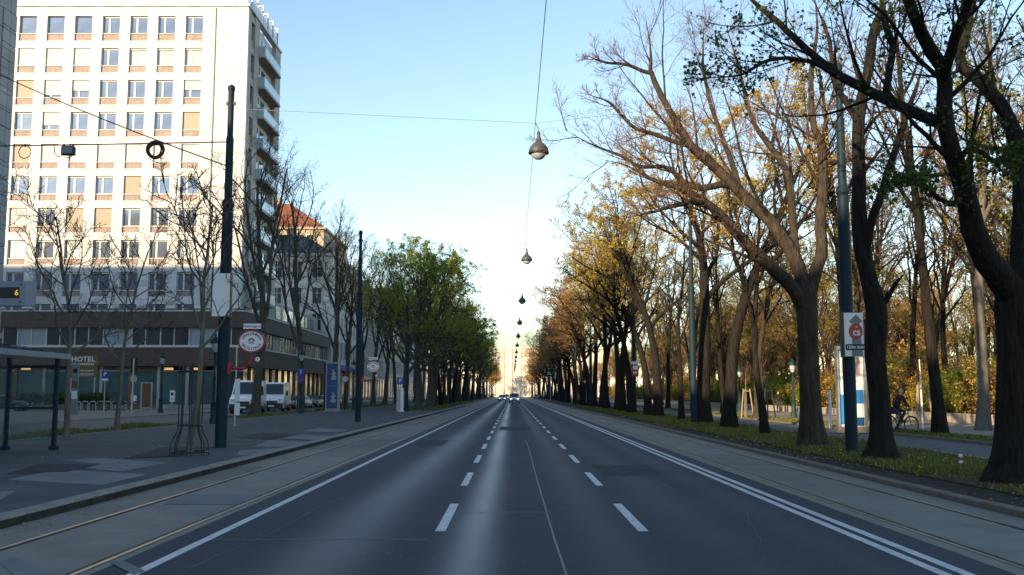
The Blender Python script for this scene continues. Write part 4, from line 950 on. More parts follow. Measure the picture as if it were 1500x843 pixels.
T3 = [([(1191, 657, 23), (1188, 610, 16.5), (1185, 540, 15), (1183, 480, 15), (1181, 440, 16), (1179, 415, 13)], (0, 0)),
      ([(1178, 455, 11), (1166, 429, 10.5), (1146, 406, 10), (1126, 386, 9.5), (1100, 363, 9), (1080, 340, 8), (1056, 313, 7), (1033, 296, 6.5), (1005, 278, 6), (985, 270, 4), (955, 262, 3), (915, 240, 2), (880, 232, 1.2)], (0, -2.5)),
      ([(1178, 425, 11), (1171, 396, 10.5), (1156, 363, 10), (1133, 330, 9.5), (1110, 306, 9), (1083, 280, 8.5), (1063, 260, 8), (1033, 230, 7.5), (1013, 215, 6.5), (974, 149, 5), (952, 103, 4), (953, 71, 3), (945, 20, 2)], (0, 1.5)),
      ([(1078, 277, 6), (1060, 270, 5.5), (1030, 275, 5), (1005, 270, 4.5), (990, 258, 4), (974, 245, 3.2), (935, 245, 2.6), (905, 230, 2.2), (862, 212, 1.6), (815, 188, .9)], (.8, -1.0)),
      ([(955, 108, 3.4), (935, 103, 2.8), (917, 97, 2.4), (885, 92, 1.8), (858, 84, 1)], (1.25, .6)),
      ([(1013, 215, 4), (960, 200, 3.2), (925, 185, 2.6), (890, 150, 2), (862, 140, 1.1)], (1.0, -.5)),
      ([(1171, 410, 7), (1166, 370, 6.5), (1162, 333, 6), (1159, 303, 5.8), (1154, 256, 5.4), (1146, 241, 5), (1133, 220, 4.5), (1116, 200, 4), (1098, 165, 3.2), (1083, 100, 2.4), (1060, 20, 1.5)], (0, 2.5)),
      ([(1184, 440, 10), (1195, 398, 9.5), (1205, 366, 9), (1201, 343, 8.5), (1203, 310, 8), (1206, 273, 7.5), (1208, 233, 7), (1205, 205, 6), (1196, 190, 5), (1190, 120, 4), (1200, 50, 3), (1195, -20, 2)], (0, 1.2)),
      ([(1085, 282, 4.5), (1070, 230, 4), (1050, 180, 3.2), (1032, 110, 2.4), (1030, 40, 1.5)], (.62, 3)),
      ([(1206, 240, 4), (1230, 235, 3.2), (1262, 228, 2.4), (1290, 232, 1.4)], (.6, 1.8)),
      ([(1033, 296, 5), (1012, 296, 4.5), (1000, 300, 4), (960, 310, 2.4), (920, 320, 1.2)], (-1.46, -3.5))]
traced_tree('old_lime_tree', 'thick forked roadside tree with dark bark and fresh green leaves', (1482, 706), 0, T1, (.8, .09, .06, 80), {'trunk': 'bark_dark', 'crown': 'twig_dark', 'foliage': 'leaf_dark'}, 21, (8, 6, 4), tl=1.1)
traced_tree('old_lime_tree', 'crooked roadside tree with swollen foot beside the mast with the arrow sign', (1291, 673), 0, T2, None, {'trunk': 'bark_dark', 'crown': 'twig'}, 22, (6, 5, 5), tl=.8)
traced_tree('old_lime_tree', 'bare spreading roadside tree with long limbs reaching out over the road', (1191, 655), 0, T3, None, {'trunk': 'bark', 'crown': 'twig_red'}, 23, (9, 7, 6), tl=1.15)

# ---- prototypes for the rows
lime_a = tree_meshes(31, 14.0, .34, .42, n=(13, 8, 6, 5, 3), ang=(45, 50, 50, 50, 48), leaf=(1, .10, .05, .8))
lime_b = tree_meshes(32, 14.8, .36, .40, n=(13, 8, 6, 5, 3), ang=(40, 46, 50, 50, 48), lean=(-.06, .02), leaf=(1, .10, .05, .8))
lime_y = tree_meshes(33, 14.5, .34, .44, n=(12, 7, 6, 5, 3), leaf=(4, .095, .06, .6), lean=(-.04, 0))
lime_o = tree_meshes(34, 13.5, .34, .42, n=(12, 7, 6, 5, 2), leaf=(4, .12, .06, .75))
slim = tree_meshes(35, 9.5, .16, .42, n=(12, 6, 5, 4), lr=(.32, .5, .5, .5), ang=(45, 48, 50, 50), rmin=.008)
park_a = tree_meshes(36, 19.0, .27, .42, n=(12, 7, 6, 4), lr=(.34, .5, .5, .55), ang=(38, 45, 50, 50), rmin=.010, wander=(.045, .12, .14, .16, .2, .2))
park_b = tree_meshes(37, 16.0, .24, .35, n=(12, 7, 6, 4), lr=(.42, .5, .5, .55), ang=(42, 45, 50, 50), rmin=.010, leaf=(4, .12, .08, .7), wander=(.06, .12, .14, .16, .2, .2))
park_c = tree_meshes(38, 13.5, .22, .34, n=(12, 7, 6, 4), lr=(.5, .5, .5, .55), ang=(48, 45, 50, 50), rmin=.010, leaf=(4, .12, .08, .7))
plane_tall_a = tree_meshes(39, 17.5, .34, .30, n=(10, 7, 6, 5, 3), ang=(30, 42, 46, 48, 48), lr=(.55, .5, .5, .45, .5), trop=(.0, .09, .06, .05, .03, 0), lean=(.10, .0))
plane_tall_b = tree_meshes(40, 18.0, .30, .26, n=(10, 7, 6, 5, 3), ang=(28, 40, 46, 48, 48), lr=(.5, .5, .5, .45, .5), trop=(.0, .09, .06, .05, .03, 0), lean=(.03, .02))
plane_green = tree_meshes(41, 15.5, .42, .22, n=(12, 7, 6, 5, 2), ang=(46, 48, 50, 50, 48), lr=(.58, .5, .48, .45, .5), leaf=(6, .14, .08, .62), lean=(.08, 0))
young_a = tree_meshes(42, 6.6, .085, .38, n=(10, 6, 5, 4), ang=(45, 45, 46, 48), lr=(.5, .5, .5, .5), trop=(.0, .10, .07, .05, .03, 0), rmin=.0055, flare=.2)
young_b = tree_meshes(43, 8.2, .11, .35, n=(12, 6, 5, 4), ang=(48, 45, 46, 48), lr=(.46, .5, .5, .5), trop=(.0, .08, .06, .05, .03, 0), rmin=.006, flare=.2)

MB_ = {'trunk': 'bark_dark', 'crown': 'twig_red', 'foliage': 'leaf_rust'}
MY = {'trunk': 'bark_dark', 'crown': 'twig', 'foliage': 'leaf_yellow'}
MO = {'trunk': 'bark_dark', 'crown': 'twig', 'foliage': 'leaf_rust'}
prot = {}
def place(key, meshes, mats, name, label, loc, rotz, sc, group, cat='tree'):
    """first use builds the thing, later ones copy it with its parts"""
    if key not in prot:
        prot[key] = plant(name, label, meshes, mats, loc, rotz, sc, group, cat); return prot[key]
    src = prot[key]; o = dup(src, loc, rotz, label, group, sc); return o
rt = random.Random(3)
GV = 'trees along the grass verge by the park'
# right-hand verge row, near to far
place('slim', slim, {'trunk': 'bark_dark', 'crown': 'twig'}, 'slender_tree', 'slender straight young tree on the verge with a thin dark trunk', (9.95, 39.5, .1), 0.4, 1.0, GV)
place('lime_y', lime_y, MY, 'lime_tree', 'verge tree with sunlit upper trunk and yellow buds beyond the slender tree', (10.2, 47.2, .1), 1.0, .98, GV)
place('lime_y', lime_y, MY, 'lime_tree', 'stout yellow budding verge tree standing close against a dark blue mast', (10.35, 54.6, .1), 2.6, (1.25, 1.25, 1.08), GV)
place('slim', slim, None, 'slender_tree', 'thin dark trunked tree on the verge past the stout yellow budding tree', (10.2, 60.5, .1), 2.4, 1.12, GV)
ys = [69, 75.5, 83, 91, 98.5, 106, 114, 122, 130, 139, 148, 157, 166, 176, 186, 197, 208, 220, 233, 247, 262, 278, 295, 313, 332, 352, 373, 395]
for i, y in enumerate(ys):
    if i < 5: k = 'lime_y'; lab = 'yellow budding lime on the verge beyond the red banner'
    elif i % 4 == 1: k = 'lime_o'; lab = 'rust coloured budding lime in the verge row by the park'
    else: k = ('lime_a', 'lime_b')[i % 2]; lab = 'bare brown twigged lime in the long verge row by the park'
    if i < 3: lab = ['yellow budding lime, first in the verge row past the thin dark trunked tree', 'yellow budding lime, second in the verge row past the thin dark trunked tree', 'yellow budding lime on the verge right before the red banner'][i]
    place(k, {'lime_y': lime_y, 'lime_o': lime_o, 'lime_a': lime_a, 'lime_b': lime_b}[k], {'lime_y': MY, 'lime_o': MO, 'lime_a': MB_, 'lime_b': MB_}[k], 'lime_tree', lab, (10.2 + rt.uniform(-.3, .3), y, .1), rt.uniform(0, 6.28), rt.uniform(.9, 1.08), GV)
# second verge row
GP = 'park edge trees'
for i, y in enumerate([39.2, 47.8, 66, 78, 92, 107, 121, 138]):
    x = 16.4 + (0.3 if i == 0 else rt.uniform(-.3, .3))
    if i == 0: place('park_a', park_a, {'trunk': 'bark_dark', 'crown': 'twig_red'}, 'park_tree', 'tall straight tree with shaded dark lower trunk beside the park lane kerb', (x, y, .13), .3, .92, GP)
    else: place(('park_b', 'park_a')[i % 2], (park_b, park_a)[i % 2], ({'trunk': 'bark', 'crown': 'twig', 'foliage': 'leaf_yellow'}, None)[i % 2], 'park_tree', ('yellow budding tree in the strip between lane and sandy walk', 'bare tall tree in the strip between lane and sandy walk')[i % 2], (x, y, .13), rt.uniform(0, 6.28), rt.uniform(.8, 1.0), GP)
# trees on the sandy walk
pale = plant('park_tree', 'pale barked tall tree on the sandy walk in front of the low wall', {k: v.copy() for k, v in park_a.items()}, {}, (20.4, 43.5, .12), 2.0, .95, GP)
for c in pale.children: c.data.materials.clear(); c.data.materials.append(MATS['bark_pale' if c.name.startswith('trunk') else 'twig_red'])
for i, y in enumerate([35.5, 58, 70, 84, 100, 118, 140]):
    place('park_c', park_c, {'trunk': 'bark', 'crown': 'twig', 'foliage': 'leaf_olive'}, 'park_tree', 'olive budding tree on the sandy walk', (21.2 + rt.uniform(-.8, .8), y, .12), rt.uniform(0, 6.28), rt.uniform(.75, 1.0), GP)
# park trees behind the wall
GW = 'trees inside the park'
park_r = {k: v.copy() for k, v in park_c.items()}
for k, v in park_r.items(): v.materials.clear()
for i in range(125):
    y = 34 + 150 * rt.random() ** 1.15; x = 27.5 + (4 + y * .36) * rt.random() ** .9
    if abs(x / y) > .62: continue
    k = rt.choice(['park_b', 'park_b', 'park_c', 'park_a', 'park_r', 'park_r', 'park_a'])
    lab = {'park_a': 'tall bare trunked tree inside the park behind the wall', 'park_b': 'yellow budding tree inside the park behind the wall', 'park_c': 'low olive budding tree inside the park behind the wall', 'park_r': 'rust twigged spreading tree inside the park behind the wall'}[k]
    place(k, {'park_a': park_a, 'park_b': park_b, 'park_c': park_c, 'park_r': park_r}[k], {'trunk': 'bark', 'crown': 'twig_red', 'foliage': 'leaf_rust'}, 'park_tree', lab, (x, y, .08), rt.uniform(0, 6.28), rt.uniform(.6, 1.0), GW)
for i in range(160):
    y = 95 + 270 * rt.random(); x = 26.5 + (8 + y * .16) * rt.random()
    k = rt.choice(['park_b', 'park_c', 'park_a', 'park_r', 'park_r'])
    lab = {'park_a': 'tall bare tree deep in the park', 'park_b': 'yellow budding tree deep in the park', 'park_c': 'low olive budding tree deep in the park', 'park_r': 'rust twigged spreading tree deep in the park'}[k]
    place(k, None, None, 'park_tree', lab, (x, y, .08), rt.uniform(0, 6.28), rt.uniform(.75, 1.05), 'trees deep in the park')
for i in range(9):
    y = 50 + i * 3.5; x = y * (.50 - .025 * i) + rt.uniform(0, 5)
    k = ('park_b', 'park_a', 'park_a')[i % 3]
    lab = {'park_a': 'tall bare trunked tree inside the park behind the wall', 'park_b': 'yellow budding tree inside the park behind the wall', 'park_r': 'rust twigged spreading tree inside the park behind the wall'}[k]
    if x < 26.5: x = 26.5 + rt.uniform(0, 3)
    place(k, None, None, 'park_tree', lab, (x, y, .08), rt.uniform(0, 6.28), rt.uniform(.82, 1.0), GW)
# shrubs along the wall
def shrub_mesh(seed, w, h, n, size):
    rg = np.random.default_rng(seed); k = 26
    L = (np.zeros((k, 3)) + rg.normal(0, .12, (k, 3)) * [w, w, 0], nrm(np.c_[rg.normal(0, .55, (k, 2)), np.ones(k)]), rg.uniform(.6, 1.0, k) * h, np.full(k, .02))
    p0, r0_ = grow(rg, *L, 6, .12, .03, .3); p1, r1 = grow(rg, *spawn(rg, p0, r0_, 9, .15, 50, .45, .6, .008), 4, .15, .02, .4); p2, r2 = grow(rg, *spawn(rg, p1, r1, 4, .1, 50, .5, .7, .005), 2, .15, 0, .4)
    V, Q = leaves(rg, np.concatenate([p2]), n, size, .07)
    return {'stem': np_mesh('stem', *tubes([(p0, r0_, 5), (p1, r1, 3), (p2, r2, 3)])), 'foliage': np_mesh('foliage', V, Q, False)}
sh_a = shrub_mesh(51, 1.0, 3.0, 9, .13); sh_b = shrub_mesh(52, 1.2, 2.6, 7, .12); sh_c = shrub_mesh(53, 1.0, 3.6, 6, .11)
GS = 'shrubs behind the park wall'
for i in range(64):
    y = 32 + i * 1.95 + rt.uniform(-.6, .6); x = 25.9 + rt.uniform(-.2, 2.4); k = ('sh_a', 'sh_a', 'sh_b', 'sh_a', 'sh_c', 'sh_a', 'sh_b')[i % 7]
    lab = {'sh_a': 'dense green shrub behind the low park wall', 'sh_b': 'yellow green shrub behind the low park wall', 'sh_c': 'rusty leaved shrub behind the low park wall'}[k]
    place(k, {'sh_a': sh_a, 'sh_b': sh_b, 'sh_c': sh_c}[k], {'stem': 'twig', 'foliage': {'sh_a': 'leaf_shrub', 'sh_b': 'leaf_olive', 'sh_c': 'leaf_rust'}[k]}, 'shrub', lab, (x, y, .08), rt.uniform(0, 6.28), rt.uniform(.75, 1.15), GS, 'shrub')
for i in range(120):
    y = 34 + 300 * rt.random() ** 1.3; x = 28 + (2 + min(y, 120) * .38) * rt.random(); k = rt.choice(['sh_a', 'sh_b', 'sh_c', 'sh_c'])
    if x / y > .62: continue
    lab = {'sh_a': 'dense green bush deeper in the park', 'sh_b': 'yellow green bush deeper in the park', 'sh_c': 'rusty leaved bush deeper in the park'}[k]
    place(k, None, None, 'shrub', lab, (x, y, .08), rt.uniform(0, 6.28), rt.uniform(1.1, 1.9), 'bushes deeper in the park', 'shrub')

# left side: young trees, tall planes in the islands, green planes by the track
plant('young_tree', 'young bare street tree standing inside the black iron tree guard', young_a, {'trunk': 'bark_pale', 'crown': 'twig_dark'}, (G(277, 668, .12).x, G(277, 668, .12).y, .12), .6, 1.0)
q = G(97, 641, .11); place('young_b', young_b, {'trunk': 'bark_pale', 'crown': 'twig_dark'}, 'young_tree', 'bare young tree in the grass island behind the shelter end', (q.x, q.y, .11), .3, 1.0, 'young bare trees in the islands')
q = G(172, 631, .11); place('young_b', young_b, None, 'young_tree', 'bare young tree in the grass island with pale lower trunk', (q.x, q.y, .11), 2.0, .98, 'young bare trees in the islands')
place('plane_a', plane_tall_a, {'trunk': 'bark_plane', 'crown': 'twig_dark'}, 'plane_tree', 'leaning bare plane tree in the grass island in front of the white vans', (G(372, 610, .11).x, G(372, 610, .11).y, .11), .25, 1.0, 'tall bare plane trees along the side road')
GI = 'tall bare plane trees along the side road'
place('plane_b', plane_tall_b, {'trunk': 'bark_plane', 'crown': 'twig_dark'}, 'plane_tree', 'tall bare plane tree by the lantern with round blue signs', (G(430, 606, .11).x, 84, .11), 0, 1.0, GI)
for i, (y, s) in enumerate([(99, .98), (109, .9), (119, .98), (131, 1.0), (143, .95), (156, 1.0), (170, 1.0), (186, 1.0), (204, .95), (225, 1.0), (250, 1.0), (280, 1.0)]):
    place(('plane_a', 'plane_b')[i % 2], None, None, 'plane_tree', 'tall bare plane tree in the planted island along the side road', (-18.1 + rt.uniform(-.3, .3), y, .11), rt.uniform(-.6, .6) if i % 2 == 0 else rt.uniform(0, 6), s, GI)
GT = 'trees in the verge beside the stop side tram track'
MG = {'trunk': 'bark_plane', 'crown': 'twig_dark', 'foliage': 'leaf_green'}
for i, (x, y, rz, s) in enumerate([(-9.9, 92.5, .3, .80), (-9.1, 98, -.5, .88), (-8.8, 107, .1, .93), (-9.2, 116, .7, .86)]):
    place('plane_green', plane_green, MG, 'plane_tree', ['fresh green plane tree right behind the slim white post', 'fresh green plane tree, second in the row past the slim white post', 'fresh green plane tree, third in the row past the slim white post', 'fresh green plane tree, fourth in the row past the slim white post'][i], (x, y, .14), rz, s, GT)
plane_dark = {k: v.copy() for k, v in lime_o.items()}
for v in plane_dark.values(): v.materials.clear()
for i, y in enumerate([125, 134, 143, 152, 162, 172, 183, 195, 208, 222, 237, 253, 270, 288, 307, 328, 350, 375]):
    if i % 3 == 0: place('plane_green', None, None, 'plane_tree', 'darker green leaved tree further along the track verge', (-9.6, y, .14), rt.uniform(0, 6), rt.uniform(.8, .92), GT)
    elif i % 3 == 1: place('lime_b', None, None, 'lime_tree', 'bare brown twigged tree further along the stop side track verge', (-9.6, y, .14), rt.uniform(0, 6), rt.uniform(.9, 1.05), GT)
    else: place('dark_o', plane_dark, {'trunk': 'bark', 'crown': 'twig', 'foliage': 'leaf_dark'}, 'lime_tree', 'dusky olive tree further along the stop side track verge', (-9.6, y, .14), rt.uniform(0, 6), rt.uniform(.95, 1.1), GT)
# far trees at the end of the street
for i in range(28):
    x = (-1) ** i * (8 + 30 * rt.random() ** 1.5); y = 420 + 80 * rt.random()
    if abs(x) < 9: x = math.copysign(9.5, x)
    place('lime_o', None, None, 'lime_tree', 'rust coloured tree at the far end of the street', (x, y, 0), rt.uniform(0, 6), rt.uniform(.8, 1.0), 'trees at the far end of the street')

# ================================================================== MASTS, LAMPS, WIRES
def mast(label, x, y, z0=.12, H=10.95, group='tram masts', name='tram_mast'):
    t = thing(name, label, 'mast', (x, y, z0), 0, group)
    obj('shaft', MB().lathe([(.172, -.05), (.172, 4.6), (.16, 7.0), (.155, 7.25)], 18), 'mast', t, True)
    obj('upper_shaft', MB().lathe([(.12, 7.2), (.115, 9.3), (.09, 9.4), (.095, H - .15)], 14), 'mast', t, True)
    obj('collar', MB().lathe([(.175, 7.2), (.182, 7.24), (.182, 7.34), (.13, 7.42)], 18), 'mast', t, True)
    obj('cap', MB().lathe([(.10, H - .16), (.115, H - .12), (.11, H - .02), (.04, H + .04)], 14), 'mast', t, True)
    obj('wire_clamp', MB().box(-.14, .14, -.05, .05, H - .6, H - .5), 'black_metal', t)
    return t
LM = G(323, 656, .12)
RMx = G(1248, 663, .1)
masts = [mast('dark blue tram mast carrying the red framed stop sign and a white banner', LM.x, LM.y, .12),
         mast('dark blue mast on the verge carrying the arrow sign', RMx.x, RMx.y, .1)]
mast('dark blue tram mast carrying the second oval stop sign', G(524, 618, .12).x, G(524, 618, .12).y, .12)
mast('dark blue tram mast with white lower wrap by the green plane trees', -9.5, 90.2, .12)
mast('dark blue mast close beside the stout yellow budding tree', 9.75, 53.8, .1)
mast('dark blue mast on the verge carrying the red banner', 10.4, 85, .1)
for y in (118, 146, 174, 202, 230, 258, 286): 
    mast('dark blue mast in the stop side row further down the street', -9.0, y, .12, group='far tram masts'); mast('dark blue mast in the verge row further down the street', 9.3, y, .1, group='far tram masts')

# suspended street lamps over the road
LX = .82
def hang_lamp(y, H=9.12, first=False):
    t = thing('hanging_street_lamp', 'grey bell shaped street lamp hanging over the road from a wire', 'street lamp', (LX, y, H), 0, 'bell shaped lamps hung over the road'); t.scale = (.9, .9, .9)
    obj('shade', MB().lathe([(.325, -.06), (.345, -.03), (.34, .02), (.32, .09), (.28, .16), (.215, .23), (.14, .29), (.10, .35), (.085, .46)], 24), 'lamp_grey', t, True)
    obj('rim', MB().lathe([(.30, -.10), (.35, -.09), (.355, -.05), (.33, -.02)], 24), 'black_metal', t, True)
    obj('glass_bowl', MB().lathe([(.02, -.30), (.12, -.28), (.20, -.22), (.25, -.14), (.255, -.06)], 20), 'lamp_glass', t, True)
    obj('neck', MB().lathe([(.06, .44), (.07, .5), (.05, .56), (.07, .62), (.03, .70)], 12), 'lamp_grey', t, True)
    obj('hanger', MB().tube([(0, 0, .68), (-.04, 0, .86), (-.1, 0, .98)], .014, 6), 'black_metal', t)
    return t
lys = [30.0 + 24.9 * i for i in range(13)]
hl = hang_lamp(lys[0])
for y in lys[1:]: dup(hl, (LX, y, 9.12))
def wire(name, label, pts, r=.011, sag=0.0, m='wire', n=10):
    a, b = Vector(pts[0]), Vector(pts[-1]); q = []
    if len(pts) == 2:
        for k in range(n + 1):
            t = k / n; p = a.lerp(b, t); p.z -= sag * 4 * t * (1 - t); q.append(p)
    else: q = pts
    return tag(obj(name, MB().tube(q, r, 5), m), label, 'cable', 'overhead cables')
WX = LX - .1
cab = [(WX, lys[0] - 24.9, 10.05)]
for y in lys: cab += [(WX, y - 12.4, 9.90), (WX, y, 10.0)]
wire('lamp_cable', 'thin cable running down the street linking the hanging lamps', cab[0:1] + [c for c in cab[1:] if c[1] > 8], .010, m='wire_pale')
for i, y in enumerate(lys[:9]):
    xl, xr = (-9.3, 9.9)
    yl = [LM.y, G(524, 618, .12).y, 90.2][i] if i < 3 else y + 2.0
    yr = [RMx.y, 53.8, 85][i] if i < 3 else y + 2
    wire('span_cable', 'thin span cable across the street carrying a hanging lamp', [(xl, yl, 10.4), (WX, y, 10.0), (xr, yr, 10.4)] if i < 3 else [(-9.0, y + 2, 10.4), (WX, y, 10.0), (9.3, y + 2, 10.4)], .008, m='wire_pale')
wire('guy_cable', 'slanting cable from the tram mast up to the stone office', [(LM.x, LM.y, 8.55), (-29.65, 49.0, 19.6)], .022, .25)
b0 = Vector((-29.65, 31.5, 9.55)); b1 = Vector((LM.x - .1, LM.y, 9.32))
wire('service_cable', 'level cable with a junction box and coil between mast and stone office', [b0, b1], .02, .05)
cy_ = LM.y
def on_service(u):
    x = (u - 750) / F * cy_; t = (x - b0.x) / (b1.x - b0.x); return Vector((x, b0.y + (b1.y - b0.y) * t, b0.z + (b1.z - b0.z) * t - .2 * t * (1 - t)))
c = on_service(214) ; coil = MB()
for k in range(6): coil.torus((rnd.uniform(-.03, .03), rnd.uniform(-.06, .06), -.22 + rnd.uniform(-.03, .02)), (rnd.uniform(-.15, .15), 1, rnd.uniform(-.1, .1)), .235 + rnd.uniform(-.045, .03), .028, 26, 6)
t = thing('cable_coil', 'black coil of spare cable hanging on the level cable', 'cable coil', c); obj('coil', coil, 'wire', t, True); obj('strap', MB().torus((0, 0, -.02), (1, 0, 0), .045, .012, 12, 5), 'black_metal', t)
c = on_service(77); t = thing('junction_box', 'small dark junction box hanging on the level cable', 'junction box', c)
obj('housing', MB().bbox(-.19, .19, -.09, .09, -.32, -.04, .03), 'mast', t); obj('lid', MB().box(-.16, .16, -.1, -.091, -.29, -.08), 'sign_grey', t)
obj('clip', MB().box(-.17, -.12, -.02, .02, -.05, .03).box(.12, .17, -.02, .02, -.05, .03), 'black_metal', t); obj('tail_cable', MB().tube([(-.17, 0, -.32), (-.3, 0, -.38), (-.42, 0, -.25), (-.45, 0, 0)], .014, 5).tube([(.15, 0, -.32), (.05, 0, -.4), (-.1, 0, -.38)], .014, 5), 'wire', t)
c = on_service(8); t = thing('cable_loop', 'open loop of cable hanging beside the stone office', 'cable coil', c); obj('loop', MB().torus((0, 0, -.2), (0.1, 1, 0), .2, .014, 24, 6), 'wire', t); obj('strap', MB().torus((0, 0, 0), (1, 0, 0), .04, .012, 12, 5), 'black_metal', t)

# ---- tram stop signs
def ellipse_text(parent, txt, cx, cz, a, b, ang0, ang1, size, y, m, flip=False):
    mb = MB(); n = len(txt)
    for i, ch in enumerate(txt):
        an = R(ang0 + (ang1 - ang0) * i / (n - 1)); px, pz = cx + a * math.cos(an), cz + b * math.sin(an)
        tx, tz = -a * math.sin(an), b * math.cos(an); th = math.atan2(tz, tx) + (0 if flip else math.pi)
        g = text_mb(ch, size, size * .02)
        mb.add([(px + v[0] * math.cos(th) - v[1] * math.sin(th), y, pz + v[0] * math.sin(th) + v[1] * math.cos(th)) for v in g.v], g.f)
    me = bpy.data.meshes.new('lettering'); me.from_pydata(mb.v, [], mb.f); return link('lettering', me, m, parent)
def disc(cx, cz, a, b, y0, y1, n=40): 
    mb = MB(); mb.prism([(cx + a * math.cos(2 * math.pi * k / n), cz + b * math.sin(2 * math.pi * k / n)) for k in range(n)], 'y', y0, y1); return mb
def stop_sign(label, loc, sc=1.0):
    t = thing('tram_stop_sign', label, 'tram stop sign', loc); t.scale = (sc,) * 3
    # local origin: where the arm leaves the mast; sign hangs to +x
    arm = [(.0, 0, 0), (.12, 0, 0), (.42, 0, 0), (.52, 0, .02), (.60, 0, .09), (.63, 0, .2), (.64, 0, .40)]
    obj('arm', MB().tube(arm, .042, 10), 'sign_red', t, True); obj('bracket', MB().box(-.02, .05, -.07, .07, -.16, .16), 'sign_red', t)
    cx, cz = .66, .80
    obj('border', disc(cx, cz, .405, .345, -.03, .03), 'sign_red', t); f = obj('face', disc(cx, cz, .355, .295, -.036, .036), 'sign_white', t)
    ellipse_text(f, 'STRASSENBAHN', cx, cz, .275, .225, 160, 20, .105, -.040, 'sign_black'); ellipse_text(f, 'HALTESTELLE', cx, cz, .275, .225, 202, 338, .105, -.040, 'sign_black', True)
    em = MB(); em.prism([(cx + .10 * math.cos(R(k * 18)), cz + .012 + .085 * math.sin(R(k * 18))) for k in range(11)], 'y', -.041, -.036); obj('emblem', em, 'sign_red', f)
    em = MB(); em.box(cx - .1, cx + .1, -.041, -.036, cz - .03, cz - .012); em.box(cx - .075, cx + .075, -.041, -.036, cz - .065, cz - .047); obj('emblem_bar', em, 'sign_black', f)
    em = MB(); em.prism([(cx + .045 * math.cos(R(k * 18)), cz + .012 + .04 * math.sin(R(k * 18))) for k in range(11)], 'y', -.044, -.0412); obj('emblem_centre', em, 'sign_white', f)
    p = obj('name_plate', MB().box(cx - .26, cx + .26, -.02, .02, cz + .375, cz + .53), 'sign_white', t); text_on(p, 'Weihburggasse', .085, cx, -.024, cz + .45, 'sign_black', .001)
    obj('plate_bracket', MB().box(cx - .03, cx + .03, -.012, .012, cz + .32, cz + .376), 'sign_red', t)
    n = obj('line_disc', disc(cx + .19, .27, .07, .07, -.03, -.01, 20), 'sign_white', t); text_on(n, '2', .1, cx + .19, -.034, .27, 'sign_black', .002)
    obj('disc_bracket', MB().box(cx - .01, cx + .15, -.008, .008, .26, .28), 'sign_red', t)
    return t
zs = P(370, 540, LM.y).z
stop_sign('red framed oval tram stop sign on a curved arm before the white vans', (LM.x + .18, LM.y - .02, zs))
q = G(524, 618, .12); stop_sign('oval tram stop sign on a curved arm on the mast past the poster pillar', (q.x + .18, q.y - .02, P(535, 558, q.y).z), 1.0)
# white banner on the mast, seen obliquely
q = LM; t = thing('mast_banner', 'white banner box on the tram mast above the stop sign', 'banner', (q.x, q.y - .33, P(327, 465, q.y).z))
H_ = P(327, 403, q.y).z - P(327, 465, q.y).z
obj('panel', MB().box(-.27, .25, -.05, .05, 0, H_), 'sign_white', t); obj('frame', MB().box(.252, .29, -.07, .07, -.02, H_ + .02).box(-.31, -.272, -.07, .07, -.02, H_ + .02), 'sign_brown', t); obj('bracket', MB().box(-.05, .05, .05, .2, .1, .16).box(-.05, .05, .05, .2, H_ - .16, H_ - .1), 'black_metal', t)
# timetable paper and its slim post behind the mast
q = G(336, 625, .12); t = thing('timetable_post', 'slim post with pale paper notices behind the tram mast', 'post', (q.x + .25, q.y, .12)); obj('post', MB().tube([(0, 0, -.05), (0, 0, 3.9)], .04, 8), 'galv', t); obj('notice', MB().box(-.03, .22, -.05, -.041, 1.2, 2.3), 'sign_white', t); obj('notice', MB().box(-.02, .24, -.05, -.041, .55, 1.15), 'sign_white', t); obj('notice_clip', MB().box(-.03, .22, -.06, -.04, 2.31, 2.36), 'sign_red', t)
# white wrap on mast by the plane trees
t = thing('white_post', 'slim white post standing before the green plane trees', 'post', (-9.75, 88.8, .12)); obj('post', MB().bbox(-.13, .13, -.08, .08, -.03, 2.1, .03), 'white_paint', t); obj('foot', MB().box(-.3, .2, -.15, .15, -.02, .08), 'white_paint', t)
# arrow sign on the verge mast
zb_, zt_ = P(1248, 523, RMx.y).z, P(1248, 460, RMx.y).z
t = thing('arrow_sign', 'white panel with grey up arrow and red round logo on the verge mast', 'sign', (RMx.x + .0, RMx.y - .33, zb_)); W0, W1, H_ = -.22, .31, zt_ - zb_
pn = obj('panel', MB().box(W0, W1, -.03, .03, 0, H_), 'sign_white', t); obj('edge', MB().box(W0 - .07, W0 - .002, -.05, .12, -.02, H_ + .02), 'black_metal', t)
ar = MB(); ar.prism([(-.03, .0), (.02, H_ * .74), (-.08, H_ * .80), (.12, H_ * .96), (.295, H_ * .80), (.21, H_ * .76), (.28, 0)], 'y', -.036, -.03); obj('arrow', ar, 'sign_grey', pn)
lg = obj('logo_disc', disc(.10, H_ * .57, .19, .22, -.042, -.036), 'sign_red', pn); text_on(lg, 'cs', .27, .115, -.047, H_ * .55, 'sign_white', .006, .95)
obj('logo_point', MB().prism([(.09, H_ * .66), (.13, H_ * .70), (.16, H_ * .65)], 'y', -.046, -.0425), 'sign_yellow', lg)
bx_ = obj('distance_bar', MB().box(W0 + .03, W1, -.042, -.0365, H_ * .14, H_ * .28), 'sign_black', pn); text_on(bx_, '120m links', .115, .08, -.047, H_ * .21, 'sign_white', .002)
obj('mount', MB().box(-.05, .05, .03, .16, .15, .22).box(-.05, .05, .03, .16, H_ - .22, H_ - .15), 'black_metal', t)
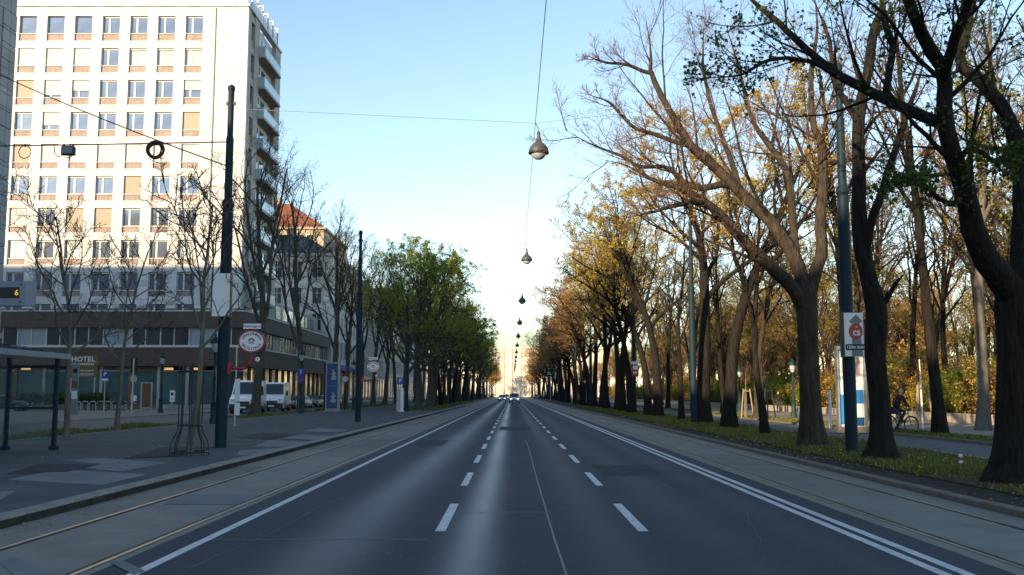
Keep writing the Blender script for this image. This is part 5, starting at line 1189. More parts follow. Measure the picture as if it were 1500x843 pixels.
# red banner sign further down
t = thing('red_banner', 'red and white banner panel on a far verge mast', 'banner', (10.4, 84.6, P(930, 552, 85).z)); h_ = 22 / F * 85
obj('panel', MB().box(-.33, .33, -.04, .04, 0, h_), 'sign_red', t); obj('header', MB().box(-.33, .33, -.046, -.04, h_ * .8, h_), 'sign_white', t); obj('print', MB().box(-.15, .25, -.046, -.041, h_ * .45, h_ * .72).box(-.15, .2, -.046, -.041, h_ * .2, h_ * .32), 'sign_white', t); obj('mount', MB().box(-.05, .05, .04, .25, .2, .3), 'black_metal', t)
for (x, y) in ((11.0, 132), (-9.3, 150)):
    t = thing('no_entry_sign', 'red and white round road sign far down the street', 'road sign', (x - 1.2, y, .1), 0, 'far round road signs'); obj('post', MB().tube([(0, 0, -.05), (0, 0, 3.6)], .04, 6), 'galv', t); obj('disc', disc(0, 3.2, .42, .42, -.07, -.045, 24), 'sign_red', t); obj('bar', MB().box(-.3, .3, -.078, -.0705, 3.12, 3.28), 'sign_white', t)

# ---- lanterns on posts
def lantern(label, x, y, z0, H=4.6, group='green lantern posts'):
    t = thing('lantern_post', label, 'lantern', (x, y, z0), 0, group); s = H / 4.6
    obj('base', MB().lathe([(.22, -.03), (.22, .25), (.17, .32), (.16, 1.05), (.19, 1.1), (.10, 1.2)], 12), 'mast_green', t, True)
    obj('post', MB().lathe([(.09, 1.15), (.075, 2.4), (.10, 2.45), (.065, 2.55), (.05, H - .85), (.09, H - .8), (.12, H - .72)], 12), 'mast_green', t, True)
    obj('globe', MB().lathe([(.10, H - .72), (.17, H - .55), (.21, H - .32), (.20, H - .24)], 10), 'lamp_glass', t, True)
    obj('hood', MB().lathe([(.30, H - .25), (.31, H - .2), (.24, H - .05), (.12, H + .06), (.05, H + .12), (.06, H + .2), (.01, H + .27)], 14), 'mast_green', t, True)
    obj('cross_arm', MB().tube([(-.32, 0, H - 1.1), (.32, 0, H - 1.1)], .02, 6), 'mast_green', t)
    return t
q = G(312, 621, .12); lantern('green lantern post beside the tram mast with the red stop sign', q.x, q.y, .12, (577 - 492) / F * q.y + 1.4)
q = G(235, 605, .12); lantern('green lantern post with blue sign before the shop front', q.x, q.y, .12, (577 - 519) / F * q.y + 1.45)
q = G(440, 606, .12); lt = lantern('green lantern post with two round blue signs near the parked cars', q.x, q.y, .12, (577 - 514) / F * q.y + 1.45)
for k, zc in enumerate((545, 556)):
    s = obj('round_sign', disc(0, P(440, zc, q.y).z - .12, .3, .3, -.16, -.12, 20), 'sign_blue', lt)
    if k: obj('sign_ring', MB().torus((0, -.165, P(440, zc, q.y).z - .12), (0, 1, 0), .26, .03, 20, 5), 'sign_red', s)
    else: obj('sign_arrow', MB().prism([(-.05, 2.0 + .0), (.05, 2.0), (.05, 2.2), (-.05, 2.2)], 'y', -.164, -.161) if False else MB().box(-.03, .03, -.166, -.161, P(440, zc, q.y).z - .3, P(440, zc, q.y).z + .05), 'sign_white', s)
q = G(1163, 611, .12); lantern('dark lantern post on the sandy walk near the staked young trees', q.x, q.y, .12, (577 - 531) / F * q.y + 1.6)
q = G(1084, 605, .12); lantern('dark lantern post on the park walk further along', q.x, q.y, .12, (577 - 541) / F * q.y + 1.6)
q = G(473 + 64, 607, .12); lantern('dark lantern post behind the second stop sign', -15.2, 96, .12, 4.6)

# ---- tree guard
q = G(277, 668, .12); t = thing('tree_guard', 'black iron tree guard with flared foot around the young tree', 'tree guard', (q.x, q.y, .12))
for z, r_ in ((.10, .46), (.78, .29), (2.15, .30)): obj('ring', MB().torus((0, 0, z), (0, 0, 1), r_, .024, 28, 6), 'black_metal', t)
for k in range(8):
    a = 2 * math.pi * (k + .5) / 8; c_, s_ = math.cos(a), math.sin(a)
    obj('bar', MB().tube([(r_ * c_, r_ * s_, z) for r_, z in ((.48, -.03), (.46, .3), (.40, .45), (.33, .58), (.29, .72), (.29, 1.5), (.31, 2.3), (.33, 2.36))], .017, 6), 'black_metal', t)

# ================================================================== SHELTER, DISPLAY
SYE = 28.3; SXF, SXB = G(93, 658, .12).x, -14.35
sh = thing('tram_shelter', 'glass tram stop shelter with leaf covered roof and dark posts', 'shelter', (SXB, SYE, .12)); L0 = 19.0
for x in (SXF, SXB + .1):
    for y in (SYE, 23.8, L0 + .2):
        p = obj('post', MB().box(x - .05, x + .05, y - .06, y + .06, .1, 2.72), 'mast', sh, world=True); obj('foot', MB().box(x - .1, x + .1, y - .1, y + .1, .115, .24), 'mast', p, world=True)
obj('roof_beam', MB().box(SXF + .1, SXF + .22, L0, SYE + .35, 2.68, 2.83), 'display_box', sh, world=True); obj('roof_beam', MB().box(SXB - .2, SXB - .08, L0, SYE + .35, 2.95, 3.1), 'mast', sh, world=True)
for y in (L0 + .1, 21.6, 24.0, 26.2, SYE + .25): obj('rafter', MB().add([(SXF + .1, y - .03, 2.74), (SXF + .1, y + .03, 2.74), (SXB - .08, y + .03, 3.0), (SXB - .08, y - .03, 3.0), (SXF + .1, y - .03, 2.82), (SXF + .1, y + .03, 2.82), (SXB - .08, y + .03, 3.08), (SXB - .08, y - .03, 3.08)], [(0, 1, 2, 3), (4, 7, 6, 5), (0, 4, 5, 1), (1, 5, 6, 2), (2, 6, 7, 3), (3, 7, 4, 0)]), 'mast', sh, world=True)
for a, b in ((L0, 21.5), (21.55, 23.95), (24.0, 26.15), (26.2, SYE + .3)): obj('roof_pane', MB().add([(SXF + .15, a, 2.84), (SXF + .15, b, 2.84), (SXB - .1, b, 3.11), (SXB - .1, a, 3.11), (SXF + .15, a, 2.855), (SXF + .15, b, 2.855), (SXB - .1, b, 3.125), (SXB - .1, a, 3.125)], [(0, 1, 2, 3), (4, 7, 6, 5), (0, 4, 5, 1), (1, 5, 6, 2), (2, 6, 7, 3), (3, 7, 4, 0)]), 'shelter_glass', sh, world=True)
litter = MB(); rl = random.Random(4)
for i in range(900):
    x = SXB + (SXF - SXB) * rl.random(); y = L0 + (SYE - L0) * rl.random(); z = 2.862 + (SXF - x) / (SXF - SXB) * .25; a = rl.uniform(0, 6.28); s = rl.uniform(.03, .07)
    litter.quad(*[(x + s * math.cos(a + k * 1.57), y + s * math.sin(a + k * 1.57), z + rl.uniform(0, .015)) for k in range(4)])
stuff(obj('leaf_litter', litter, 'bark_pale', sh, world=True))
obj('glass_wall', MB().box(SXB + .08, SXB + .11, L0 + .3, 23.7, .35, 2.5).box(SXB + .08, SXB + .11, 23.9, SYE - .1, .35, 2.5), 'shelter_glass', sh, world=True)
obj('end_glass', MB().box(SXB + .2, SXF - .1, SYE - .012, SYE + .012, .35, 2.4), 'shelter_glass', sh, world=True)
obj('rail', MB().box(SXB + .16, SXF - .06, SYE - .03, SYE + .03, 1.27, 1.33).box(SXB + .16, SXF - .06, SYE - .03, SYE + .03, 2.42, 2.5), 'mast', sh, world=True)
bn = obj('bench', MB().box(SXB + .2, SXB + .6, 20.5, 26.5, .52, .58), 'wood', sh, world=True); obj('bench_leg', MB().box(SXB + .3, SXB + .4, 21, 21.08, .12, .52).box(SXB + .3, SXB + .4, 26, 26.08, .12, .52), 'mast', bn, world=True)
# LED departure display on a post
DY = 27.0; zc0, zc1 = P(20, 448, DY).z, P(20, 412, DY).z; dx1 = P(38, 430, DY).x
ds = thing('departure_display', 'grey tram departure display box with orange digit', 'display', (dx1 - 1.6, DY, .12)); 
obj('post', MB().tube([(dx1 - 1.6, DY + .15, .08), (dx1 - 1.6, DY + .15, zc1 + .2)], .07, 10), 'mast', ds, world=True)
cs = obj('case', MB().box(dx1 - 1.9, dx1, DY - .02, DY + .3, zc0, zc1), 'display_box', ds, world=True)
obj('side_fold', MB().prism([(dx1, DY - .02), (dx1 + .14, DY + .10), (dx1 + .14, DY + .3), (dx1, DY + .3)], 'z', zc0 - .005, zc1 + .004), 'display_box', cs, world=True)
obj('screen', MB().box(dx1 - 1.75, P(29, 430, DY).x, DY - .026, DY - .0205, zc0 + .2, zc1 - .17), 'sign_black', cs, world=True)
o = text_on(cs, '6', .22, 0, 0, 0, 'led', .004); o.location = (P(25, 430, DY).x - ds.location.x, -.032, (zc0 + zc1) / 2 + .01 - .12)
sc_ = MB(); 
for z in (zc0 + .1, zc1 - .1): sc_.prism([(P(31, 430, DY).x + .03 * math.cos(k), z + .03 * math.sin(k)) for k in np.linspace(0, 6.28, 9)[:-1]], 'y', DY - .03, DY - .0205)
obj('bolt', sc_, 'black_metal', cs, world=True)

# ---- poster pillar, poster displays
def poster_pillar(q, label):
    t = thing('poster_pillar', label, 'poster display', (q[0], q[1], .12)); w, H = .62, (577 - 529) / F * q[1] + 1.45
    obj('frame', MB().box(-w, w, -.12, .12, .12, .3).box(-w, w, -.12, .12, H - .12, H).box(-w, -w + .09, -.12, .12, .3, H - .12).box(w - .2, w, -.12, .12, .3, H - .12), 'grey_metal', t)
    obj('plinth', MB().box(-w - .15, w + .1, -.25, .25, -.03, .12), 'kerb', t); obj('side_panel', MB().box(-w - .16, -w - .01, -.06, .06, .12, H - .1), 'mast', t)
    hm = (.3 + H - .12) / 2
    for k, (z0, z1) in enumerate(((.32, hm - .04), (hm + .04, H - .14))):
        p = obj('poster', MB().box(-w + .1, w - .21, -.06, -.02, z0, z1), 'poster_blue', t); cz = (z0 + z1) / 2
        fg = MB(); fg.prism([(-.12, cz - .45), (.22, cz - .45), (.3, cz - .2), (.12, cz - .05), (.28, cz + .15), (.1, cz + .25), (.12, cz + .45), (-.08, cz + .4), (-.02, cz + .15), (-.2, cz + .1), (-.02, cz - .1), (-.22, cz - .25)], 'y', -.066, -.0605); obj('motif', fg, 'curtain', p)
    obj('divider', MB().box(-w + .09, w - .2, -.1, .0, hm - .035, hm + .035), 'poster_sky', t)
q = G(487, 604, .12); poster_pillar((q.x, q.y), 'tall blue poster pillar with two stacked posters near the second stop sign')
q = G(1249, 633, .13); t = thing('poster_display', 'tall framed poster display with blue lower half beside the park lane', 'poster display', (q.x, q.y, .13)); w, H = .60, (577 - 507) / F * q.y + 1.55
obj('frame', MB().box(-w, w, -.15, .15, H - .16, H).box(-w, -w + .07, -.15, .15, .2, H - .16).box(w - .07, w, -.15, .15, .2, H - .16), 'grey_metal', t); obj('back', MB().box(-w + .07, w - .07, .03, .1, .2, H - .16), 'grey_metal', t); obj('plinth', MB().box(-w - .1, w + .1, -.25, .25, -.03, .2), 'kerb_dark', t)
p = obj('poster', MB().box(-w + .08, w - .08, -.02, .02, .22, H - .18), 'sign_white', t); hh = H - .4
for sx in (-.24, .26):
    obj('portrait', MB().prism([(sx + .15 * math.cos(a), .22 + hh * .78 + .42 * math.sin(a)) for a in np.linspace(0, 6.28, 21)[:-1]], 'y', -.027, -.021), 'poster_skin', p)
obj('colour_field', MB().box(-w + .12, -.03, -.027, -.021, .3, .22 + hh * .42), 'poster_sky', p); obj('colour_field', MB().box(-.02, w - .1, -.027, -.021, .22 + hh * .3, .22 + hh * .48), 'poster_sky', p); obj('colour_field', MB().box(-.02, w - .1, -.027, -.021, .24, .22 + hh * .12), 'poster_blue', p)
q = G(214, 605, .12); t = thing('poster_stand', 'upright poster stand with red and green poster before the shop front', 'poster display', (q.x, q.y, .12)); H = (577 - 559) / F * q.y + 1.5
obj('leg', MB().box(-.48, -.4, -.05, .05, -.02, .35), 'galv', t); obj('leg', MB().box(.32, .4, -.05, .05, -.02, .35), 'galv', t); obj('frame', MB().box(-.5, -.36, -.08, .08, .35, H).box(.36, .44, -.08, .08, .35, H).box(-.36, .36, -.08, .08, H - .1, H).box(-.36, .36, -.08, .08, .35, .45), 'galv', t); obj('poster', MB().box(-.36, .36, -.03, .03, .45, H - .1), 'poster_green', t); 
# ---- hotel sign board
q = P(121, 553, 100.0); t = thing('hotel_sign', 'brown hotel sign board with white lettering in front of the podium', 'sign', (q.x, 100.0, .12)); zb2, zt2 = q.z - .12, P(121, 521, 100.0).z - .12; hw = 21.5 / F * 100
pn = obj('panel', MB().box(-hw, hw, -.06, .06, zb2, zt2), 'sign_brown', t); hh = zt2 - zb2
text_on(pn, 'HOTEL', hh * .32, 0, -.066, zb2 + hh * .82, 'sign_white', .012, 1.08); text_on(pn, 'AM PARKRING', hh * .145, .0, -.066, zb2 + hh * .60, 'sign_white', .006, 1.1); text_on(pn, 'S', hh * .5, -hw * .55, -.066, zb2 + hh * .28, 'sign_white', .01, 1.2); text_on(pn, 'RESTAURANT', hh * .10, hw * .30, -.066, zb2 + hh * .30, 'sign_white', .003, 1.0); text_on(pn, 'DAS SCHICK', hh * .12, hw * .25, -.066, zb2 + hh * .13, 'sign_white', .004, 1.0)
obj('post', MB().tube([(-hw * .8, .12, -.05), (-hw * .8, .12, zt2)], .06, 8).tube([(hw * .8, .12, -.05), (hw * .8, .12, zt2)], .06, 8), 'galv', t)
# pale advertising post with small pictures
q = G(108, 607, .12); t = thing('info_pillar', 'pale narrow information pillar with small pictures beneath the hotel sign', 'sign', (q.x, q.y, .12)); H = (577 - 531) / F * q.y + 1.45
p = obj('panel', MB().box(-.25, .25, -.08, .08, .15, H), 'display_box', t); obj('foot', MB().box(-.3, .3, -.15, .15, -.02, .15), 'grey_metal', t); obj('picture', MB().box(-.22, .22, -.086, -.0805, H * .52, H * .66), 'sign_brown', p); obj('picture', MB().box(-.22, .22, -.086, -.0805, H * .30, H * .46), 'sign_white', p); obj('picture', disc(0, H * .86, .2, .2, -.086, -.0805, 16), 'leaf_hedge', p)
# ---- traffic light, small road signs, bins
q = G(193, 607, .12); t = thing('traffic_light', 'dark traffic light seen from behind with round sign on its post', 'traffic light', (q.x, q.y, .12)); H = (577 - 524) / F * q.y + 1.5
obj('post', MB().tube([(0, 0, -.05), (0, 0, H)], .06, 8), 'galv', t); hd = obj('head', MB().bbox(-.17, .17, .08, .36, H - 1.0, H - .05, .04), 'black_metal', t); obj('backboard', MB().box(-.28, .28, .06, .08, H - 1.1, H + .05), 'black_metal', hd); obj('round_sign', disc(0, H - 1.6, .28, .28, .07, .09, 20), 'galv', t)
q = G(152, 604, .12); t = thing('parking_sign', 'blue square road sign on a post before the teal shop window', 'road sign', (q.x, q.y, .12)); zc = P(152, 549, q.y).z - .12; obj('post', MB().tube([(0, 0, -.05), (0, 0, zc + .4)], .04, 8), 'galv', t); s = obj('panel', MB().box(-.27, .27, -.07, -.045, zc - .3, zc + .3), 'sign_blue', t); text_on(s, 'P', .5, 0, -.075, zc, 'sign_white', .01); obj('sub_plate', MB().box(-.27, .27, -.07, -.045, zc - .55, zc - .34), 'sign_white', t)
q = G(196, 600, .12); t = thing('litter_bin', 'white litter bin with red band on a post by the bicycles', 'litter bin', (q.x, q.y, .12)); obj('post', MB().tube([(-.3, 0, -.05), (-.3, 0, 1.6)], .04, 8), 'galv', t); obj('body', MB().lathe([(.2, .55), (.25, .6), (.25, 1.25), (.2, 1.38), (.08, 1.42)], 14), 'sign_white', t, True); obj('band', MB().lathe([(.255, .62), (.257, .63), (.257, .8), (.255, .81)], 14), 'sign_red', t); obj('bracket', MB().box(-.3, -.2, -.03, .03, .9, 1.0), 'galv', t)
q = G(252, 600, .12); t = thing('ticket_machine', 'pale ticket machine on a foot beside the lantern', 'ticket machine', (q.x, q.y, .12)); obj('foot', MB().box(-.06, .06, -.06, .06, -.03, .75), 'galv', t); obj('housing', MB().bbox(-.22, .22, -.15, .15, .75, 1.9, .05), 'sign_white', t); obj('screen', MB().box(-.14, .14, -.157, -.151, 1.4, 1.7), 'sign_black', t); obj('slot', MB().box(-.1, .1, -.157, -.151, 1.0, 1.1), 'sign_grey', t)
q = P(563, 560, 96); t = thing('parking_sign', 'blue square road sign on a post beside the plane trees', 'road sign', (G(582, 603, .12).x, 92, .12)); zc = 2.75; obj('post', MB().tube([(0, 0, -.05), (0, 0, zc + .4)], .04, 8), 'galv', t); s = obj('panel', MB().box(-.3, .3, -.07, -.045, zc - .32, zc + .32), 'sign_blue', t); text_on(s, 'P', .5, 0, -.075, zc, 'sign_white', .01); obj('cabinet', MB().box(-.35, .35, .1, .4, -.02, 1.9), 'galv', t)
q = G(505, 601, .12); t = thing('round_sign_post', 'post with round grey road sign seen from behind by the poster pillar', 'road sign', (q.x, q.y, .12)); zc = 3.0; obj('post', MB().tube([(0, 0, -.05), (0, 0, 3.4)], .09, 8), 'mast', t); obj('disc', disc(0, zc, .3, .3, -.14, -.1, 20), 'galv', t); obj('disc_clip', MB().box(-.03, .03, -.1, -.05, zc - .2, zc + .2), 'galv', t)
# green overhead direction boards far off
for x, y in ((-11.5, 160), (9.0, 235)):
    t = thing('direction_sign', 'green direction board on a post far down the street', 'road sign', (x, y, .1), 0, 'far green direction boards'); obj('post', MB().tube([(0, 0, -.1), (0, 0, 7.2)], .07, 6), 'galv', t); obj('board', MB().box(-1.1, 1.1, -.12, -.07, 5.6, 7.2), 'leaf_hedge' if False else 'mast_green', t); obj('print', MB().box(-.7, .7, -.127, -.121, 6.5, 6.65).box(-.7, .4, -.127, -.121, 6.1, 6.25), 'sign_white', t)
# candle marker in the grass
q = G(1408, 693, .1); t = thing('grass_marker', 'small red and white marker stake standing in the verge grass', 'marker', (q.x, q.y, .1)); t.scale = (.7, .7, .9); obj('stake', MB().tube([(0, 0, -.05), (0, 0, .52)], .012, 6), 'wood', t); obj('tag', MB().bbox(-.045, .045, -.03, .03, .22, .42, .01), 'sign_white', t); obj('band', MB().box(-.048, .048, -.033, .033, .28, .35), 'sign_red', t)
q = G(1217, 626, .13); t = thing('white_marker_post', 'slim white marker post between the park lane trees', 'post', (q.x, q.y, .12)); obj('post', MB().tube([(0, 0, -.05), (0, 0, 1.75)], .07, 8), 'white_paint', t); obj('cap', MB().lathe([(.08, 1.74), (.08, 1.8), (.02, 1.84)], 8), 'grey_metal', t)

# ---- staked young trees
def staked(label, q, sc=1.0):
    t = thing('staked_young_tree', label, 'young tree', (q.x, q.y, .12), rt.uniform(0, 2), 'staked young trees'); t.scale = (sc,) * 3; tops = []
    for k in range(3):
        a = 2 * math.pi * k / 3 + .4; c_, s_ = math.cos(a), math.sin(a); tops.append((.22 * c_, .22 * s_, 1.75)); obj('stake', MB().tube([(.48 * c_, .48 * s_, -.05), (.24 * c_, .24 * s_, 1.9)], .045, 8), 'wood', t)
    for k in range(3): obj('brace', MB().tube([tops[k], tops[(k + 1) % 3]], .035, 6), 'wood', t)
    obj('trunk', MB().tube([(0, 0, -.05), (.02, .01, 1.5), (0, .03, 3.0)], [.05, .04, .02], 8), 'white_paint' if sc > 1.0 else 'bark_pale', t)
    for m_k, me in slim.items():
        pass
    rg = np.random.default_rng(int(q.y * 10)); p0 = np.array([[[0, 0, 1.8], [.02, .01, 2.4], [0, .03, 3.2]]], float); a_, b_ = grow(rg, *spawn(rg, p0, np.full((1, 3), .02), 10, .0, 40, .9, .6, .009), 5, .1, .06, .3); c2, d2 = grow(rg, *spawn(rg, a_, b_, 5, .2, 45, .5, .6, .006), 3, .12, .04, .4)
    link('crown', np_mesh('crown', *tubes([(a_, b_, 5), (c2, d2, 3)])), 'twig', t); return t
staked('young tree held by three pale wooden stakes near the cyclist', G(1352, 628, .12), 1.05)
staked('young tree held by wooden stakes on the sandy walk by the lantern', G(1125, 614, .12)); staked('young tree held by wooden stakes on the sandy walk near the slender tree', G(1094, 612, .12))
# benches/green bin box far along walk omitted from view; hedge and planters in front of the hotel
t = thing('hedge', 'clipped green hedge in a low planter before the hotel', 'hedge', (-45.5, 97.2, .12)); obj('planter', MB().box(-2.6, 6.5, -.5, .5, -.03, .55), 'kerb_dark', t); rg = np.random.default_rng(9); n_ = 5200
c_ = np.c_[rg.uniform(-2.5, 6.4, n_), rg.uniform(-.45, .45, n_), .5 + rg.random(n_) ** .6 * (1.0 + .25 * np.sin(np.linspace(0, 40, n_)))]; pts_ = np.stack([c_, c_ + rg.normal(0, .05, (n_, 3))], 1); V, Q = leaves(rg, pts_, 1, .16, .03); link('foliage', np_mesh('foliage', V, Q, False), 'leaf_hedge', t)

# ---- bicycles and racks
def bicycle(label, loc, rotz, frame_mat, group=None, name='bicycle'):
    t = thing(name, label, 'bicycle', loc, rotz, group)     # along local +x (front), wheel radius .34
    for x in (-.52, .52):
        w = obj('wheel', MB().torus((x, 0, .34), (0, 1, 0), .325, .018, 28, 6), 'rubber', t); sp_ = MB()
        for k in range(10):
            a = 2 * math.pi * k / 10; sp_.tube([(x, 0, .34), (x + .32 * math.cos(a), 0, .34 + .32 * math.sin(a))], .003, 3)
        obj('spokes', sp_, 'galv', w); obj('mudguard', MB().tube([(x + .36 * math.cos(R(a)), 0, .34 + .36 * math.sin(R(a))) for a in range(20, 200, 20)], .018, 5), 'black_metal', w)
    obj('frame', MB().tube([(.52, 0, .34), (.40, 0, .72), (.36, 0, .90)], .018, 6).tube([(.40, 0, .70), (-.05, 0, .30), (-.20, 0, .80)], .02, 6).tube([(.38, 0, .80), (-.16, 0, .62)], .018, 6).tube([(-.52, 0, .34), (-.05, 0, .30)], .014, 6).tube([(-.52, 0, .34), (-.17, 0, .68)], .012, 6), frame_mat, t)
    obj('saddle', MB().add([(-.36, -.09, .90), (-.36, .09, .90), (-.08, .03, .91), (-.08, -.03, .91), (-.34, -.06, .84), (-.34, .06, .84), (-.1, .02, .87), (-.1, -.02, .87)], [(0, 1, 2, 3), (4, 7, 6, 5), (0, 4, 5, 1), (1, 5, 6, 2), (2, 6, 7, 3), (3, 7, 4, 0)]), 'sign_black', t)
    obj('handlebar', MB().tube([(.22, -.29, .98), (.34, -.2, 1.0), (.37, 0, .97), (.34, .2, 1.0), (.22, .29, .98)], .014, 6).tube([(.36, 0, .88), (.37, 0, .97)], .016, 6), 'black_metal', t)
    obj('pedals', MB().box(-.12, .02, -.16, -.08, .14, .17).box(-.12, .02, .08, .16, .44, .47).tube([(-.05, -.08, .15), (-.05, -.06, .30), (-.05, .06, .30), (-.05, .08, .46)], .012, 5), 'black_metal', t)
    return t
rack0 = None
for i in range(7):
    q = G(113 + i * 11.2, 602.5 - i * .2, .12); 
    if rack0 is None:
        rack0 = tag(link('bicycle_rack', MB().tube([(-.0, -.42, -.05), (-.0, -.42, .7), (0, -.36, .82), (0, -.25, .86), (0, .25, .86), (0, .36, .82), (0, .42, .7), (0, .42, -.05)], .035, 8).mesh('bicycle_rack', True), 'galv', None, (q.x, q.y, .12), R(62)), 'galvanised hoop bicycle rack in front of the shop windows', 'bicycle rack', 'hoop bicycle racks before the shop front')
    else:
        o = rack0.copy(); COL.objects.link(o); o.location = (q.x, q.y, .12)
bk = bicycle('bicycle parked at the hoop racks before the shop front', (G(146, 602, .12).x, G(146, 602, .12).y, .12), R(15), 'black_metal', 'bicycles parked at the racks')
for u, rz in ((163, 5), (174, 12), (184, 8), (138, 20)): q = G(u, 601.5, .12); dup(bk, (q.x, q.y, .12), R(rz))

# ---- cyclist on the park lane side
CQ = G(1331, 636, .12); CA = R(-62)
cb = bicycle('dark green framed bicycle ridden along the park walk', (CQ.x - .18, CQ.y + .3, .125), CA, 'bike_green', None)
def skin_mesh(name, verts, edges, radii, sub=2, root=0):
    me = bpy.data.meshes.new(name); me.from_pydata(verts, edges, []); o = bpy.data.objects.new(name, me); COL.objects.link(o)
    sk = o.modifiers.new('skin', 'SKIN'); sk.use_smooth_shade = True; ss = o.modifiers.new('sub', 'SUBSURF'); ss.levels = sub; ss.render_levels = sub
    for i, r in enumerate(radii): me.skin_vertices[0].data[i].radius = r if hasattr(r, '__len__') else (r, r); me.skin_vertices[0].data[i].use_root = (i == root)
    dg = bpy.context.evaluated_depsgraph_get(); ev = o.evaluated_get(dg); res = bpy.data.meshes.new_from_object(ev); bpy.data.objects.remove(o); bpy.data.meshes.remove(me); return res
pr = thing('person', 'person in black jacket and dark trousers riding a bicycle along the park walk', 'person', cb.location, CA)
v = [(-.22, 0, .98), (-.16, 0, 1.14), (-.06, 0, 1.34), (-.02, 0, 1.46), (.03, 0, 1.54)]; e = [(0, 1), (1, 2), (2, 3), (3, 4)]; r = [.15, .14, .16, .10, .06]
for s in (-1, 1):
    b = len(v); v += [(.0, s * .17, 1.42), (.10, s * .24, 1.18), (.24, s * .26, 1.02)]; r += [.075, .055, .042]; e += [(3, b), (b, b + 1), (b + 1, b + 2)]
body = skin_mesh('jacket', v, e, r); jk = link('jacket', body, 'cloth_black', pr)
v = [(-.22, 0, .95)]; e = []; r = [.15]
for s, kz, kx, fx, fz in ((-1, .72, .16, -.06, .22), (1, .88, .14, -.05, .52)):
    b = len(v); v += [(-.18, s * .09, .92), (kx, s * .11, kz), (fx, s * .12, fz + .02)]; r += [.10, .068, .048]; e += [(0, b), (b, b + 1), (b + 1, b + 2)]
link('trousers', skin_mesh('trousers', v, e, r), 'cloth_navy', pr)
v = [(.03, 0, 1.50), (.05, 0, 1.60), (.06, 0, 1.70), (.05, 0, 1.78)]; hd = skin_mesh('head', v, [(0, 1), (1, 2), (2, 3)], [.055, .085, .10, .075]); hd_ = link('head', hd, 'skin', pr)
link('hair', skin_mesh('hair', [(.0, 0, 1.64), (.02, 0, 1.74), (.05, 0, 1.81)], [(0, 1), (1, 2)], [.09, .105, .07]), 'hair', hd_)
obj('nose', MB().add([(.155, -.015, 1.66), (.155, .015, 1.66), (.185, 0, 1.66), (.15, 0, 1.71)], [(0, 1, 2), (0, 2, 3), (1, 3, 2), (0, 3, 1)]), 'skin', hd_)
ey = MB(); 
for s in (-1, 1): ey.lathe([(.004, -.012), (.013, 0), (.004, .012)], 8, (.15, s * .035, 1.715))
obj('eyes', ey, 'sign_black', hd_); obj('mouth', MB().box(.145, .155, -.025, .025, 1.625, 1.635), 'sign_red', hd_)
for s in (-1, 1):
    v = [(.24, s * .26, 1.02), (.28, s * .27, 1.0)]; e = [(0, 1)]; r = [.035, .034]
    for k in range(4): b = len(v); v += [(.31, s * (.245 + k * .016), 1.015), (.34, s * (.245 + k * .016), 1.0), (.335, s * (.245 + k * .016), .975)]; r += [.010, .009, .008]; e += [(1, b), (b, b + 1), (b + 1, b + 2)]
    b = len(v); v += [(.27, s * .23, .985), (.30, s * .235, .97)]; r += [.011, .009]; e += [(1, b), (b, b + 1)]
    link('hand', skin_mesh('hand', v, e, r, 1), 'skin', pr)
for s, fx, fz in ((-1, -.06, .17), (1, -.05, .47)): obj('shoe', MB().add([(fx - .09, s * .12 - .045, fz), (fx + .17, s * .12 - .035, fz), (fx + .17, s * .12 + .035, fz), (fx - .09, s * .12 + .045, fz), (fx - .08, s * .12 - .04, fz + .1), (fx + .15, s * .12 - .03, fz + .045), (fx + .15, s * .12 + .03, fz + .045), (fx - .08, s * .12 + .04, fz + .1)], [(0, 3, 2, 1), (4, 5, 6, 7), (0, 1, 5, 4), (1, 2, 6, 5), (2, 3, 7, 6), (3, 0, 4, 7)]), 'sign_black', pr)
# pedestrian far along the walk
def walker(label, loc, rotz, top, group=None):
    t = thing('person', label, 'person', loc, rotz, group); v = [(0, 0, .95), (0, 0, 1.15), (.01, 0, 1.36), (.02, 0, 1.46), (.03, 0, 1.54)]; e = [(0, 1), (1, 2), (2, 3), (3, 4)]; r = [.15, .14, .16, .1, .055]
    for s in (-1, 1): b = len(v); v += [(0, s * .19, 1.40), (s * .05, s * .23, 1.12), (s * .12, s * .22, .88)]; r += [.07, .052, .038]; e += [(3, b), (b, b + 1), (b + 1, b + 2)]
    link('jacket', skin_mesh('jacket', v, e, r, 1), top, t); v = [(0, 0, .95)]; e = []; r = [.15]
    for s in (-1, 1): b = len(v); v += [(0, s * .09, .88), (s * .14, s * .1, .48), (s * .16 - .04, s * .1, .06), (s * .16 + .12, s * .1, .03)]; r += [.1, .065, .05, .04]; e += [(0, b), (b, b + 1), (b + 1, b + 2), (b + 2, b + 3)]
    link('trousers', skin_mesh('trousers', v, e, r, 1), 'cloth_navy', t); h = link('head', skin_mesh('head', [(.03, 0, 1.5), (.05, 0, 1.62), (.05, 0, 1.74)], [(0, 1), (1, 2)], [.055, .09, .08], 1), 'skin', t); link('hair', skin_mesh('hair', [(.0, 0, 1.66), (.03, 0, 1.78)], [(0, 1)], [.09, .08], 1), 'hair', h); return t
q = G(1137, 603, .12); walker('person in black walking on the sandy walk by the shrubs', (21.8, 82, .13), R(70), 'cloth_black')
q = G(1010, 600, .12); walker('person in a pale top on the park walk between the far trunks', (17.9, 100, .13), R(250), 'cloth_pale')

